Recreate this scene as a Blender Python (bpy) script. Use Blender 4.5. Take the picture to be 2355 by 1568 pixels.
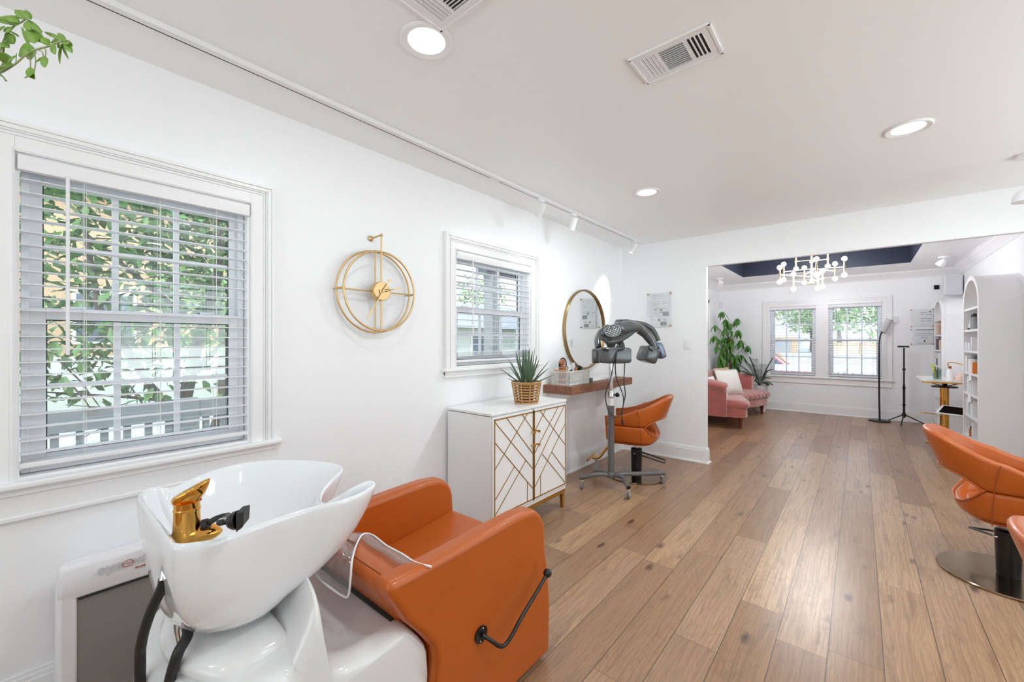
import bpy, bmesh, math, random
from mathutils import Vector, Matrix
random.seed(7)
SC = bpy.context.scene
for o in list(bpy.data.objects): bpy.data.objects.remove(o)

# ------------------------------------------------------------------ camera
FPX, CX, CY, TH, HC = 946.5, 1177.5, 784.0, math.radians(40.19), 1.31
cam_d = bpy.data.cameras.new('camera'); cam = bpy.data.objects.new('camera', cam_d)
SC.collection.objects.link(cam); SC.camera = cam
cam_d.sensor_fit = 'HORIZONTAL'; cam_d.sensor_width = 36.0
cam_d.lens = FPX / 2355.0 * 36.0; cam_d.clip_start = 0.05; cam_d.clip_end = 300
cam.location = (0, 0, HC); cam.rotation_euler = (math.pi/2, 0, TH - math.pi/2)

# ------------------------------------------------------------------ view, world, sun, lamps
SC.view_settings.view_transform = 'Standard'; SC.view_settings.look = 'None'
SC.view_settings.gamma = 1.0; SC.view_settings.exposure = EXPO = 0.30
SC.view_settings.use_curve_mapping = False
SC.cycles.max_bounces = 14; SC.cycles.diffuse_bounces = 8; SC.cycles.glossy_bounces = 5
SC.cycles.transparent_max_bounces = 24; SC.cycles.transmission_bounces = 8
SC.cycles.caustics_reflective = False; SC.cycles.caustics_refractive = False
SC.cycles.sample_clamp_indirect = 6.0
w = bpy.data.worlds.new('sky'); SC.world = w; w.use_nodes = True
nt = w.node_tree; nt.nodes.clear()
wo = nt.nodes.new('ShaderNodeOutputWorld'); bg = nt.nodes.new('ShaderNodeBackground')
tc = nt.nodes.new('ShaderNodeTexCoord'); sp = nt.nodes.new('ShaderNodeSeparateXYZ')
cr = nt.nodes.new('ShaderNodeValToRGB')
cr.color_ramp.elements[0].position = 0.0; cr.color_ramp.elements[0].color = (0.905, 0.965, 1.0, 1)
cr.color_ramp.elements[1].position = 0.7; cr.color_ramp.elements[1].color = (0.62, 0.78, 1.0, 1)
nt.links.new(tc.outputs['Generated'], sp.inputs[0]); nt.links.new(sp.outputs['Z'], cr.inputs[0])
nt.links.new(cr.outputs[0], bg.inputs[0]); bg.inputs[1].default_value = WORLD_S = 2.7
# extra glow added below the horizon to throw light up onto the ceiling
gt = nt.nodes.new('ShaderNodeMath'); gt.operation = 'LESS_THAN'; gt.inputs[1].default_value = -0.01; nt.links.new(sp.outputs['Z'], gt.inputs[0])
ml = nt.nodes.new('ShaderNodeMath'); ml.operation = 'MULTIPLY_ADD'; ml.inputs[1].default_value = 3.2; ml.inputs[2].default_value = WORLD_S
nt.links.new(gt.outputs[0], ml.inputs[0]); nt.links.new(ml.outputs[0], bg.inputs[1])
nt.links.new(bg.outputs[0], wo.inputs[0])
sun_d = bpy.data.lights.new('sun', 'SUN'); sun_d.energy = 2.6; sun_d.angle = math.radians(6); sun_d.color = (1, .96, .9)
sun = bpy.data.objects.new('sun', sun_d); SC.collection.objects.link(sun)
sun.rotation_euler = (Vector((0.5, 0.45, -0.75))).to_track_quat('-Z', 'Y').to_euler()
LAMP_W = 6.5      # each recessed ceiling lamp
LAMP_COL = (0.87, 0.975, 0.995)
SPOT_W = 30.0      # each track spotlight
BULB_W = 2.6       # each chandelier bulb

# ------------------------------------------------------------------ helpers
def pt(px, py, **k):
    """point seen at (px, py) of the 2355x1568 frame on a plane X=, Y=, Z= or at depth D="""
    a = (px-CX)/FPX; b = -(py-CY)/FPX
    r = Vector((math.cos(TH)+a*math.sin(TH), math.sin(TH)-a*math.cos(TH), b))
    if 'X' in k: t = k['X']/r.x
    elif 'Y' in k: t = k['Y']/r.y
    elif 'D' in k: t = k['D']
    else: t = (k['Z']-HC)/r.z
    return Vector((t*r.x, t*r.y, HC+t*r.z))
RIGHT = Vector((math.sin(TH), -math.cos(TH), 0)); FWD = Vector((math.cos(TH), math.sin(TH), 0)); UP = Vector((0, 0, 1))

class B:
    """collects shapes into one mesh"""
    def __init__(s, T=None): s.v = []; s.f = []; s.T = T
    def add(s, vs, fs):
        n = len(s.v)
        s.v += [tuple(s.T(*p)) if s.T else tuple(p) for p in vs]
        s.f += [tuple(n+i for i in f) for f in fs]; return s
    def box(s, a, b, R=None):
        x0, y0, z0 = a; x1, y1, z1 = b
        vs = [Vector(p) for p in ((x0,y0,z0),(x1,y0,z0),(x1,y1,z0),(x0,y1,z0),(x0,y0,z1),(x1,y0,z1),(x1,y1,z1),(x0,y1,z1))]
        if R is not None: vs = [R @ p for p in vs]
        return s.add(vs, [(0,3,2,1),(4,5,6,7),(0,1,5,4),(1,2,6,5),(2,3,7,6),(3,0,4,7)])
    def ring(s, c, u, w, r1, r2, n):
        return [c + u*(r1*math.cos(2*math.pi*i/n)) + w*(r2*math.sin(2*math.pi*i/n)) for i in range(n)]
    def loft(s, rings, closed=True, caps=True, loop=False):
        n = len(rings[0]); vs = [p for r in rings for p in r]; fs = []
        m = len(rings)
        for j in range(m if loop else m-1):
            k = (j+1) % m
            for i in range(n if closed else n-1):
                i2 = (i+1) % n
                fs.append((j*n+i, j*n+i2, k*n+i2, k*n+i))
        if caps and closed and not loop:
            fs.append(tuple(range(n))[::-1]); fs.append(tuple((m-1)*n+i for i in range(n)))
        return s.add(vs, fs)
    def cyl(s, p0, p1, r0, r1=None, n=16, caps=True):
        p0 = Vector(p0); p1 = Vector(p1); r1 = r0 if r1 is None else r1
        d = (p1-p0).normalized(); u = d.orthogonal().normalized(); w_ = d.cross(u)
        return s.loft([s.ring(p0,u,w_,r0,r0,n), s.ring(p1,u,w_,r1,r1,n)], caps=caps)
    def tube(s, pts, r, n=10, closed=False, caps=True):
        pts = [Vector(p) for p in pts]; m = len(pts)
        if not isinstance(r, (list, tuple)): r = [r]*m
        rings = []; u = None
        for i, p in enumerate(pts):
            if closed: d = pts[(i+1)%m]-pts[i-1]
            else: d = pts[min(i+1,m-1)]-pts[max(i-1,0)]
            d.normalize()
            if u is None: u = d.orthogonal().normalized()
            else:
                u = u - d*u.dot(d)
                u = u.normalized() if u.length > 1e-6 else d.orthogonal().normalized()
            w_ = d.cross(u)
            rings.append(s.ring(p,u,w_,r[i],r[i],n))
        return s.loft(rings, loop=closed, caps=caps)
    def lathe(s, prof, c=(0,0,0), n=32, axis='Z', R=None):
        c = Vector(c); rings = []
        for r, h in prof:
            row = []
            for i in range(n):
                a = 2*math.pi*i/n; p = Vector((r*math.cos(a), r*math.sin(a), h))
                if axis == 'X': p = Vector((h, r*math.cos(a), r*math.sin(a)))
                if axis == 'Y': p = Vector((r*math.cos(a), h, -r*math.sin(a)))
                if R is not None: p = R @ p
                row.append(c+p)
            rings.append(row)
        return s.loft(rings)
    def sph(s, c, r, n=16, sc=(1,1,1), R=None):
        c = Vector(c); m = max(6, n//2); rings = []
        for j in range(m+1):
            t = math.pi*j/m; rr = max(1e-4, math.sin(t)); row = []
            for i in range(n):
                a = 2*math.pi*i/n
                p = Vector((r*sc[0]*rr*math.cos(a), r*sc[1]*rr*math.sin(a), -r*sc[2]*math.cos(t)))
                row.append(c + (R @ p if R is not None else p))
            rings.append(row)
        return s.loft(rings)
    def prism(s, poly, a, b, axis='Y'):
        """poly in the two other axes, extruded from a to b along axis"""
        def mk(p, t):
            if axis == 'Y': return Vector((p[0], t, p[1]))
            if axis == 'X': return Vector((t, p[0], p[1]))
            return Vector((p[0], p[1], t))
        return s.loft([[mk(p, a) for p in poly], [mk(p, b) for p in poly]])
    def bar(s, p0, p1, w_, h, up=(0,0,1)):
        p0 = Vector(p0); p1 = Vector(p1); d = (p1-p0).normalized(); u = d.cross(Vector(up)).normalized(); v = u.cross(d)
        q = lambda p: [p+u*(w_/2)+v*(h/2), p-u*(w_/2)+v*(h/2), p-u*(w_/2)-v*(h/2), p+u*(w_/2)-v*(h/2)]
        return s.loft([q(p0), q(p1)])
    def grid(s, fn, nu, nv, cu=False):
        vs = [Vector(fn(i/(nu if cu else nu-1), j/(nv-1))) for j in range(nv) for i in range(nu)]; fs = []
        for j in range(nv-1):
            for i in range(nu if cu else nu-1):
                i2 = (i+1) % nu
                fs.append((j*nu+i, j*nu+i2, (j+1)*nu+i2, (j+1)*nu+i))
        return s.add(vs, fs)
    def leaf(s, p, d, up, L, W, droop=.3, n=5, tip=1.0, fold=.15):
        """a pointed leaf: centre line bends down by droop"""
        p = Vector(p); d = Vector(d).normalized(); up = Vector(up)
        side = d.cross(up); side = side.normalized() if side.length > 1e-4 else d.orthogonal().normalized()
        nn = side.cross(d).normalized(); L_, C_, R_ = [], [], []
        for i in range(n+1):
            t = i/n; c = p + d*(L*t*(1-.25*droop*t)) - Vector((0,0,1))*(L*droop*t*t)
            wd = W*math.sin(math.pi*min(1, t*.92+.04))**.8*(1 if t < .5 else (1-(t-.5)*.5*tip))/2
            if i == n: wd = W*.02
            L_.append(c-side*wd+nn*(wd*fold*2)); C_.append(c); R_.append(c+side*wd+nn*(wd*fold*2))
        vs = L_+C_+R_; m = n+1; fs = []
        for i in range(n):
            fs.append((i, m+i, m+i+1, i+1)); fs.append((m+i, 2*m+i, 2*m+i+1, m+i+1))
        return s.add(vs, fs)
    def build(s, name, mat, parent=None, smooth=None, bevel=0, bseg=2, sub=0, label=None, solid=0):
        me = bpy.data.meshes.new(name); me.from_pydata(s.v, [], s.f); me.update()
        bm = bmesh.new(); bm.from_mesh(me); bmesh.ops.recalc_face_normals(bm, faces=bm.faces); bm.to_mesh(me); bm.free()
        o = bpy.data.objects.new(name, me); SC.collection.objects.link(o)
        me.materials.append(mat)
        if smooth is not None or bevel:
            me.shade_smooth()
            if smooth != 180: me.set_sharp_from_angle(angle=math.radians(smooth or 35))
        if solid:
            m = o.modifiers.new('t', 'SOLIDIFY'); m.thickness = solid; m.offset = 0
        if bevel:
            m = o.modifiers.new('b', 'BEVEL'); m.width = bevel; m.segments = bseg; m.limit_method = 'ANGLE'; m.angle_limit = math.radians(40)
            m.harden_normals = False
        if sub:
            m = o.modifiers.new('s', 'SUBSURF'); m.levels = sub; m.render_levels = sub
        if parent is not None:
            o.parent = parent
            o.matrix_parent_inverse = parent.matrix_basis.inverted()
        if label: o['label'] = label
        return o

def tag(o, label, cat=None, group=None, kind=None):
    if label: o['label'] = label
    if cat: o['category'] = cat
    if group: o['group'] = group
    if kind: o['kind'] = kind
    return o
def thing(name, loc, label, cat, group=None, rz=0):
    o = bpy.data.objects.new(name, None); SC.collection.objects.link(o)
    o.empty_display_size = .05
    o.location = loc; o.rotation_euler = (0, 0, rz)
    return tag(o, label, cat, group)
def struct(name, loc=(0,0,0)):
    o = bpy.data.objects.new(name, None); SC.collection.objects.link(o); o.location = loc; o['kind'] = 'structure'; return o
def kids(o): return [c for c in bpy.data.objects if c.parent == o]
def copy_tree(o, parent=None):
    c = o.copy(); SC.collection.objects.link(c)
    if parent is not None: c.parent = parent
    for ch in kids(o): copy_tree(ch, c)
    return c
def text_mesh(body, size, depth=.0008, align='LEFT'):
    cu = bpy.data.curves.new('txt', 'FONT'); cu.body = body; cu.size = size; cu.extrude = depth; cu.align_x = align
    o = bpy.data.objects.new('txt', cu); SC.collection.objects.link(o)
    dg = bpy.context.evaluated_depsgraph_get(); me = bpy.data.meshes.new_from_object(o.evaluated_get(dg))
    bpy.data.objects.remove(o); bpy.data.curves.remove(cu); return me
def put_text(name, body, size, M, mat, parent, depth=.0008):
    me = text_mesh(body, size, depth); me.name = name; me.materials.clear(); me.materials.append(mat)
    me.transform(M); o = bpy.data.objects.new(name, me); SC.collection.objects.link(o)
    o.parent = parent; o.matrix_parent_inverse = parent.matrix_basis.inverted(); return o
def frame_M(origin, xd, yd):
    x = Vector(xd).normalized(); y = Vector(yd).normalized(); z = x.cross(y)
    m = Matrix((x, y, z)).transposed().to_4x4(); m.translation = Vector(origin); return m

# ------------------------------------------------------------------ materials
def _hex(c): return tuple(((x/255)/12.92 if x/255 <= .04045 else ((x/255+.055)/1.055)**2.4) for x in c)
def mat(name, rgb, rough=.5, metal=0.0, var=.04, vs=20, bump=0, bs=200, coat=0, trans=0, ior=1.5, emis=None, es=1, sheen=0, spec=.5, lin=False, alpha=1, sss=0):
    m = bpy.data.materials.new(name); m.use_nodes = True; n = m.node_tree.nodes; L = m.node_tree.links
    p = n['Principled BSDF']; c = rgb if lin else _hex(rgb)
    tcn = n.new('ShaderNodeTexCoord'); no = n.new('ShaderNodeTexNoise'); no.inputs['Scale'].default_value = vs; no.inputs['Detail'].default_value = 3
    L.new(tcn.outputs['Object'], no.inputs['Vector'])
    mx = n.new('ShaderNodeMix'); mx.data_type = 'RGBA'
    mx.inputs[6].default_value = (*[x*(1-var) for x in c], 1); mx.inputs[7].default_value = (*[min(1, x*(1+var)) for x in c], 1)
    L.new(no.outputs[0], mx.inputs[0]); L.new(mx.outputs[2], p.inputs['Base Color'])
    p.inputs['Roughness'].default_value = rough; p.inputs['Metallic'].default_value = metal
    p.inputs['IOR'].default_value = ior; p.inputs['Coat Weight'].default_value = coat; p.inputs['Coat Roughness'].default_value = .06
    p.inputs['Transmission Weight'].default_value = trans; p.inputs['Sheen Weight'].default_value = sheen
    p.inputs['Specular IOR Level'].default_value = spec
    if emis: p.inputs['Emission Color'].default_value = (*emis, 1); p.inputs['Emission Strength'].default_value = es
    if bump:
        nb = n.new('ShaderNodeTexNoise'); nb.inputs['Scale'].default_value = bs; nb.inputs['Detail'].default_value = 4
        bp = n.new('ShaderNodeBump'); bp.inputs['Strength'].default_value = bump; bp.inputs['Distance'].default_value = .002
        L.new(tcn.outputs['Object'], nb.inputs['Vector']); L.new(nb.outputs[0], bp.inputs['Height']); L.new(bp.outputs[0], p.inputs['Normal'])
    return m
def clear_mat(name, tint=(1,1,1), gloss=.06, rough=.02):
    m = bpy.data.materials.new(name); m.use_nodes = True; n = m.node_tree.nodes; L = m.node_tree.links; n.clear()
    o = n.new('ShaderNodeOutputMaterial'); t = n.new('ShaderNodeBsdfTransparent'); g = n.new('ShaderNodeBsdfGlossy'); mx = n.new('ShaderNodeMixShader')
    lw = n.new('ShaderNodeLayerWeight'); lw.inputs[0].default_value = .25; ma = n.new('ShaderNodeMath'); ma.operation = 'MULTIPLY_ADD'
    ma.inputs[1].default_value = .22; ma.inputs[2].default_value = gloss; L.new(lw.outputs['Fresnel'], ma.inputs[0])
    t.inputs[0].default_value = (*tint, 1); g.inputs['Roughness'].default_value = rough
    L.new(ma.outputs[0], mx.inputs[0]); L.new(t.outputs[0], mx.inputs[1]); L.new(g.outputs[0], mx.inputs[2]); L.new(mx.outputs[0], o.inputs[0])
    return m

M = {}
M['wall'] = mat('wall_paint', (243,244,246), .45, bump=.25, bs=90, var=.01)
M['ceil'] = mat('ceiling_paint', (246,247,248), .42, bump=.12, bs=60, var=.01)
M['trim'] = mat('trim_paint', (240,240,241), .3, var=.01)
M['vinyl'] = mat('blind_vinyl', (236,235,238), .35, var=.01)
M['sash'] = mat('sash_vinyl', (230,231,233), .35, var=.02)
M['gasket'] = mat('gasket', (40,44,46), .5)
M['navy'] = mat('navy_paint', (52,56,72), .35, bump=.1, var=.06)
M['glass'] = clear_mat('window_glass', (.96,.985,.98), .10)
M['acrylic'] = clear_mat('clear_acrylic', (.985,.99,.99), .03)
M['cord'] = mat('cord_white', (225,225,222), .6)
M['gold'] = mat('brushed_gold', (196,148,84), .32, 1.0, var=.06)
M['clockgold'] = mat('clock_gold', (212,180,130), .38, .85, var=.04)
M['paintgold'] = mat('gold_inlay', (170,124,52), .4, .6, var=.05)
M['antique'] = mat('antique_gold', (156,128,90), .34, .9, var=.06)
M['brass'] = mat('polished_gold', (232,172,84), .06, 1.0, var=.02)
M['champ'] = mat('champagne_steel', (150,128,104), .16, 1.0, var=.02)
M['chrome'] = mat('chrome', (215,215,218), .12, 1.0, var=.01)
M['orange'] = mat('tan_leather', (180,86,16), .38, bump=.18, bs=320, var=.10, vs=5, coat=.10, spec=.5)
M['orange_dark'] = mat('leather_seam', (150,72,22), .5)
M['black'] = mat('black_plastic', (22,20,20), .35)
M['blackm'] = mat('black_satin', (24,23,23), .28, .2)
M['rubber'] = mat('black_rubber', (28,28,28), .5)
M['ceramic'] = mat('white_ceramic', (229,230,233), .07, coat=.6, var=.005)
M['gelcoat'] = mat('white_gelcoat', (224,223,222), .16, coat=.4, var=.01)
M['lacq'] = mat('white_lacquer', (238,238,239), .28, var=.01)
M['grey'] = mat('grey_enamel', (98,97,98), .28, coat=.3, var=.04)
M['greyd'] = mat('dark_grey_shell', (74,76,78), .24, coat=.4, var=.05)
M['steelblue'] = mat('bluish_reflector', (112,122,142), .22, .3)
M['paper'] = mat('paper', (238,240,241), .7, var=.01)
M['ink'] = mat('grey_print', (160,162,166), .8)
M['inkd'] = mat('dark_print', (90,92,98), .8)
M['rattan'] = mat('rattan', (196,150,96), .5, var=.25, vs=60)
M['soil'] = mat('dark_pot', (138,92,70), .8, var=.2)
M['aloe'] = mat('aloe_leaf', (92,116,92), .42, var=.28, vs=25)
M['leaf'] = mat('leaf_green', (74,128,48), .38, var=.35, vs=9)
M['leaf_l'] = mat('leaf_light', (122,160,62), .45, var=.35, vs=30)
M['stem'] = mat('stem', (150,158,110), .55, var=.2)
M['palm'] = mat('palm_green', (76,98,72), .5, var=.35, vs=12)
M['bark'] = mat('bark', (104,80,58), .8, var=.3, vs=30)
M['rose'] = mat('rose_velvet', (176,96,86), .6, sheen=1.0, var=.10, vs=8)
M['mahog'] = mat('dark_red_wood', (110,44,24), .3, var=.2)
M['cream'] = mat('cream_fabric', (236,234,226), .85, bump=.4, bs=300, var=.03)
M['fringe'] = mat('tan_fringe', (206,176,140), .8)
M['white_pot'] = mat('white_pot', (232,232,230), .4)
M['marble'] = mat('marble', (240,238,236), .15, var=.05, vs=6)
M['amber'] = mat('amber_plastic', (168,98,62), .2, var=.08)
M['pink'] = mat('blush_plastic', (222,190,174), .4)
M['screen'] = mat('tablet_screen', (10,11,13), .4, spec=.15)
M['clearp'] = clear_mat('clear_plastic', (.93,.94,.95), .14, .15)
M['plasticw'] = mat('white_plastic', (236,236,238), .35, var=.01)
M['vacwhite'] = mat('vac_white', (232,230,234), .35, var=.01)
M['vacgrey'] = mat('vac_grey_panel', (140,135,131), .3, var=.03)
M['letter'] = mat('embossed_letters', (206,205,209), .3)
M['rust'] = mat('rust_print', (176,92,60), .5)
M['lamp'] = mat('lit_diffuser', (255,255,255), .5, emis=(1,.99,.97), es=4)
M['shade_taupe'] = mat('shaded_white_panel', (204,196,192), .6)  # shade inside the arched units, put into the back panel colour
M['bulb'] = mat('lit_bulb', (255,255,255), .5, emis=(.95,.97,1.0), es=100)
M['mirror'] = mat('mirror_glass', (245,247,247), .01, 1.0, var=0)
M['duct'] = mat('duct_dark', (44,38,34), .7)
M['champ_l'] = mat('pale_champagne', (214,190,150), .42, .9, var=.02)
M['green'] = mat('dark_green_box', (86,98,80), .5)
M['orangep'] = mat('orange_card', (226,132,56), .5)
M['tan_box'] = mat('tan_box', (186,150,120), .6)

def wood_floor():
    m = bpy.data.materials.new('oak_plank_floor'); m.use_nodes = True; n = m.node_tree.nodes; L = m.node_tree.links
    p = n['Principled BSDF']; g = n.new('ShaderNodeNewGeometry'); s = n.new('ShaderNodeSeparateXYZ'); L.new(g.outputs['Position'], s.inputs[0])
    def math_(op, a, b=None, c=None):
        k = n.new('ShaderNodeMath'); k.operation = op
        for i, q in enumerate((a, b, c)):
            if q is None: continue
            if isinstance(q, (int, float)): k.inputs[i].default_value = q
            else: L.new(q, k.inputs[i])
        return k.outputs[0]
    def comb(x, y, z):
        k = n.new('ShaderNodeCombineXYZ')
        for i, q in enumerate((x, y, z)):
            if isinstance(q, (int, float)): k.inputs[i].default_value = q
            else: L.new(q, k.inputs[i])
        return k.outputs[0]
    W = .178; LEN = 1.22
    yy = math_('DIVIDE', math_('SUBTRACT', s.outputs['Y'], PLANK_Y0), W); row = math_('FLOOR', yy); fy = math_('FRACT', yy)
    wn = n.new('ShaderNodeTexWhiteNoise'); wn.noise_dimensions = '1D'; L.new(row, wn.inputs['W'])
    xx = math_('ADD', math_('DIVIDE', s.outputs['X'], LEN), math_('MULTIPLY', wn.outputs['Value'], 7.3)); col = math_('FLOOR', xx); fx = math_('FRACT', xx)
    idn = n.new('ShaderNodeTexWhiteNoise'); idn.noise_dimensions = '3D'; L.new(comb(row, col, 3.1), idn.inputs['Vector'])
    idv = idn.outputs['Value']; ids = n.new('ShaderNodeSeparateColor'); L.new(idn.outputs['Color'], ids.inputs[0])
    off = math_('MULTIPLY', idv, 37.0)
    # wavy coordinates for grain
    v1 = comb(math_('ADD', math_('MULTIPLY', s.outputs['X'], 1.0), off), math_('MULTIPLY', s.outputs['Y'], 5.0), math_('MULTIPLY', row, 2.7))
    n1 = n.new('ShaderNodeTexNoise'); n1.inputs['Scale'].default_value = 2.6; n1.inputs['Detail'].default_value = 5; n1.inputs['Roughness'].default_value = .62; n1.inputs['Distortion'].default_value = .5; L.new(v1, n1.inputs['Vector'])
    v2 = comb(math_('MULTIPLY', s.outputs['X'], 3.0), math_('ADD', math_('MULTIPLY', s.outputs['Y'], 160.0), math_('MULTIPLY', n1.outputs[0], 7.0)), off)
    n2 = n.new('ShaderNodeTexNoise'); n2.inputs['Scale'].default_value = 1.0; n2.inputs['Detail'].default_value = 3; L.new(v2, n2.inputs['Vector'])
    # cathedral rings
    n3 = n.new('ShaderNodeTexNoise'); n3.inputs['Scale'].default_value = 1.5; n3.inputs['Detail'].default_value = .6; L.new(v1, n3.inputs['Vector'])
    rings = math_('SINE', math_('MULTIPLY', n3.outputs[0], 150.0))
    # knots
    vk = comb(math_('ADD', math_('MULTIPLY', s.outputs['X'], 2.4), off), math_('MULTIPLY', math_('SUBTRACT', s.outputs['Y'], 0), 6.2), math_('MULTIPLY', row, 1.31))
    vo = n.new('ShaderNodeTexVoronoi'); vo.inputs['Scale'].default_value = 1.15; vo.inputs['Randomness'].default_value = 1
    nd = n.new('ShaderNodeTexNoise'); nd.inputs['Scale'].default_value = 9; L.new(vk, nd.inputs['Vector'])
    va = n.new('ShaderNodeVectorMath'); va.operation = 'ADD'; vm = n.new('ShaderNodeVectorMath'); vm.operation = 'SCALE'; vm.inputs['Scale'].default_value = .12
    L.new(nd.outputs['Color'], vm.inputs[0]); L.new(vk, va.inputs[0]); L.new(vm.outputs[0], va.inputs[1]); L.new(va.outputs[0], vo.inputs['Vector'])
    kn = n.new('ShaderNodeMapRange'); kn.inputs['From Min'].default_value = .17; kn.inputs['From Max'].default_value = .045; L.new(vo.outputs['Distance'], kn.inputs['Value'])
    # dark streaks
    st = n.new('ShaderNodeMapRange'); st.inputs['From Min'].default_value = .56; st.inputs['From Max'].default_value = .74; L.new(n1.outputs[0], st.inputs['Value'])
    base = n.new('ShaderNodeValToRGB'); e = base.color_ramp.elements
    e[0].position = 0; e[0].color = (*_hex((142,108,76)), 1); e[1].position = 1; e[1].color = (*_hex((194,157,118)), 1)
    k2 = base.color_ramp.elements.new(.5); k2.color = (*_hex((170,131,95)), 1); L.new(idv, base.inputs[0])
    def mixc(f, a, col, blend='MIX'):
        k = n.new('ShaderNodeMix'); k.data_type = 'RGBA'; k.blend_type = blend
        if isinstance(f, (int, float)): k.inputs[0].default_value = f
        else: L.new(f, k.inputs[0])
        L.new(a, k.inputs[6])
        if isinstance(col, tuple): k.inputs[7].default_value = (*col, 1)
        else: L.new(col, k.inputs[7])
        return k.outputs[2]
    c = base.outputs[0]
    gr = n.new('ShaderNodeMapRange'); gr.inputs['From Min'].default_value = .38; gr.inputs['From Max'].default_value = .72; gr.inputs['To Max'].default_value = .70; L.new(n2.outputs[0], gr.inputs['Value'])
    c = mixc(gr.outputs[0], c, _hex((120,84,58)))
    rr = n.new('ShaderNodeMapRange'); rr.inputs['From Min'].default_value = .3; rr.inputs['From Max'].default_value = 1.0; rr.inputs['To Max'].default_value = .20; L.new(rings, rr.inputs['Value'])
    c = mixc(rr.outputs[0], c, _hex((116,82,58)))
    c = mixc(math_('MULTIPLY', st.outputs[0], .75), c, _hex((110,80,60)))
    c = mixc(math_('MULTIPLY', ids.outputs[1], .30), c, _hex((150,122,108)))
    c = mixc(math_('MULTIPLY', kn.outputs[0], .85), c, _hex((62,44,34)))
    dy = math_('MULTIPLY', math_('MINIMUM', fy, math_('SUBTRACT', 1.0, fy)), W); dx = math_('MULTIPLY', math_('MINIMUM', fx, math_('SUBTRACT', 1.0, fx)), LEN)
    seam = math_('MAXIMUM', math_('LESS_THAN', dy, .0016), math_('MULTIPLY', math_('LESS_THAN', dx, .0013), .8))
    c = mixc(math_('MULTIPLY', seam, .8), c, _hex((50,34,26)))
    L.new(c, p.inputs['Base Color']); p.inputs['Coat Weight'].default_value = .25; p.inputs['Coat Roughness'].default_value = .30
    ro = math_('MULTIPLY_ADD', n2.outputs[0], .14, .24); L.new(ro, p.inputs['Roughness'])
    h = math_('SUBTRACT', math_('MULTIPLY', n2.outputs[0], .25), math_('MULTIPLY', seam, 1.0))
    bp = n.new('ShaderNodeBump'); bp.inputs['Strength'].default_value = .45; bp.inputs['Distance'].default_value = .0012
    L.new(h, bp.inputs['Height']); L.new(bp.outputs[0], p.inputs['Normal'])
    return m
PLANK_Y0 = pt(1897, 1564.7, Z=0).y
M['floor'] = wood_floor()
def grain_mat(name, a, b_, sc=(2, 60, 60), rough=.55):
    m = bpy.data.materials.new(name); m.use_nodes = True; n = m.node_tree.nodes; L = m.node_tree.links; p = n['Principled BSDF']
    tcn = n.new('ShaderNodeTexCoord'); mp = n.new('ShaderNodeMapping'); mp.inputs['Scale'].default_value = sc; L.new(tcn.outputs['Object'], mp.inputs[0])
    no = n.new('ShaderNodeTexNoise'); no.inputs['Scale'].default_value = 1; no.inputs['Detail'].default_value = 5; no.inputs['Distortion'].default_value = 1.2; L.new(mp.outputs[0], no.inputs[0])
    r = n.new('ShaderNodeValToRGB'); r.color_ramp.elements[0].position = .35; r.color_ramp.elements[0].color = (*_hex(a), 1); r.color_ramp.elements[1].position = .65; r.color_ramp.elements[1].color = (*_hex(b_), 1)
    L.new(no.outputs[0], r.inputs[0]); L.new(r.outputs[0], p.inputs['Base Color']); p.inputs['Roughness'].default_value = rough
    bp = n.new('ShaderNodeBump'); bp.inputs['Strength'].default_value = .4; bp.inputs['Distance'].default_value = .002; L.new(no.outputs[0], bp.inputs['Height']); L.new(bp.outputs[0], p.inputs['Normal'])
    return m
M['shelfwood'] = grain_mat('brown_shelf_wood', (110,68,50), (160,108,82), (6, 70, 90))
M['fence'] = grain_mat('fence_wood', (150,118,80), (184,150,108), (3, 8, 1))
# ================================================================== SETTING
YL, YR, XB, XD, XF, ZC = 2.21, -2.3, -3.0, 4.69, 9.25, 2.44
YFR = -1.18                                # right wall of the far room
TL = lambda u, n, z: (u, YL-n, z)          # left wall: u along X, n into the room
TF = lambda u, n, z: (XF-n, -u, z)         # far wall: u = -Y
TD = lambda u, n, z: (XD-n, -u, z)         # divider wall
TRT = lambda u, n, z: (u, YFR+n, z)        # far room right wall
def wall(name, T, u0, u1, z0, z1, n0, n1, holes=(), m='wall'):
    b = B(T); us = sorted({u0, u1, *[h[0] for h in holes], *[h[1] for h in holes]}); zs = sorted({z0, z1, *[h[2] for h in holes], *[h[3] for h in holes]})
    for i in range(len(us)-1):
        k = 0
        while k < len(zs)-1:
            cu = (us[i]+us[i+1])/2
            inh = lambda zz: any(h[0] < cu < h[1] and h[2] < zz < h[3] for h in holes)
            if inh((zs[k]+zs[k+1])/2): k += 1; continue
            e = k
            while e < len(zs)-1 and not inh((zs[e]+zs[e+1])/2): e += 1
            b.box((us[i], n0, zs[k]), (us[i+1], n1, zs[e])); k = e
    o = b.build(name, M[m]); o['kind'] = 'structure'; return o
W1 = (-.022, .689, .83, 1.958); W2 = (1.985, 2.86, 1.118, 1.962)
W3 = (-1.33, -.605, .655, 1.965); W4 = (-.436, .292, .655, 1.965)
DR = (7.35, 8.36, 0, 2.03)
W3 = (-1.322, -.601, .66, 1.957); W4 = (-.433, .293, .66, 1.957)
wall('wall_left', TL, XB, XF+.15, 0, ZC+.3, -.15, 0, [W1, W2])
wall('wall_far', TF, -YL-.0, 1.3, 0, ZC+.3, -.15, 0, [W3, W4])
wall('wall_divider', TD, -YL, 2.3, 0, ZC, -.06, 0, [(-1.25, .97, -1, 2.106)])
wall('wall_right', TRT, XD+.06, XF, 0, ZC+.3, -.12, 0)
TNR = lambda u, n, z: (u, YR+n, z); TB = lambda u, n, z: (XB+n, u, z)
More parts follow.
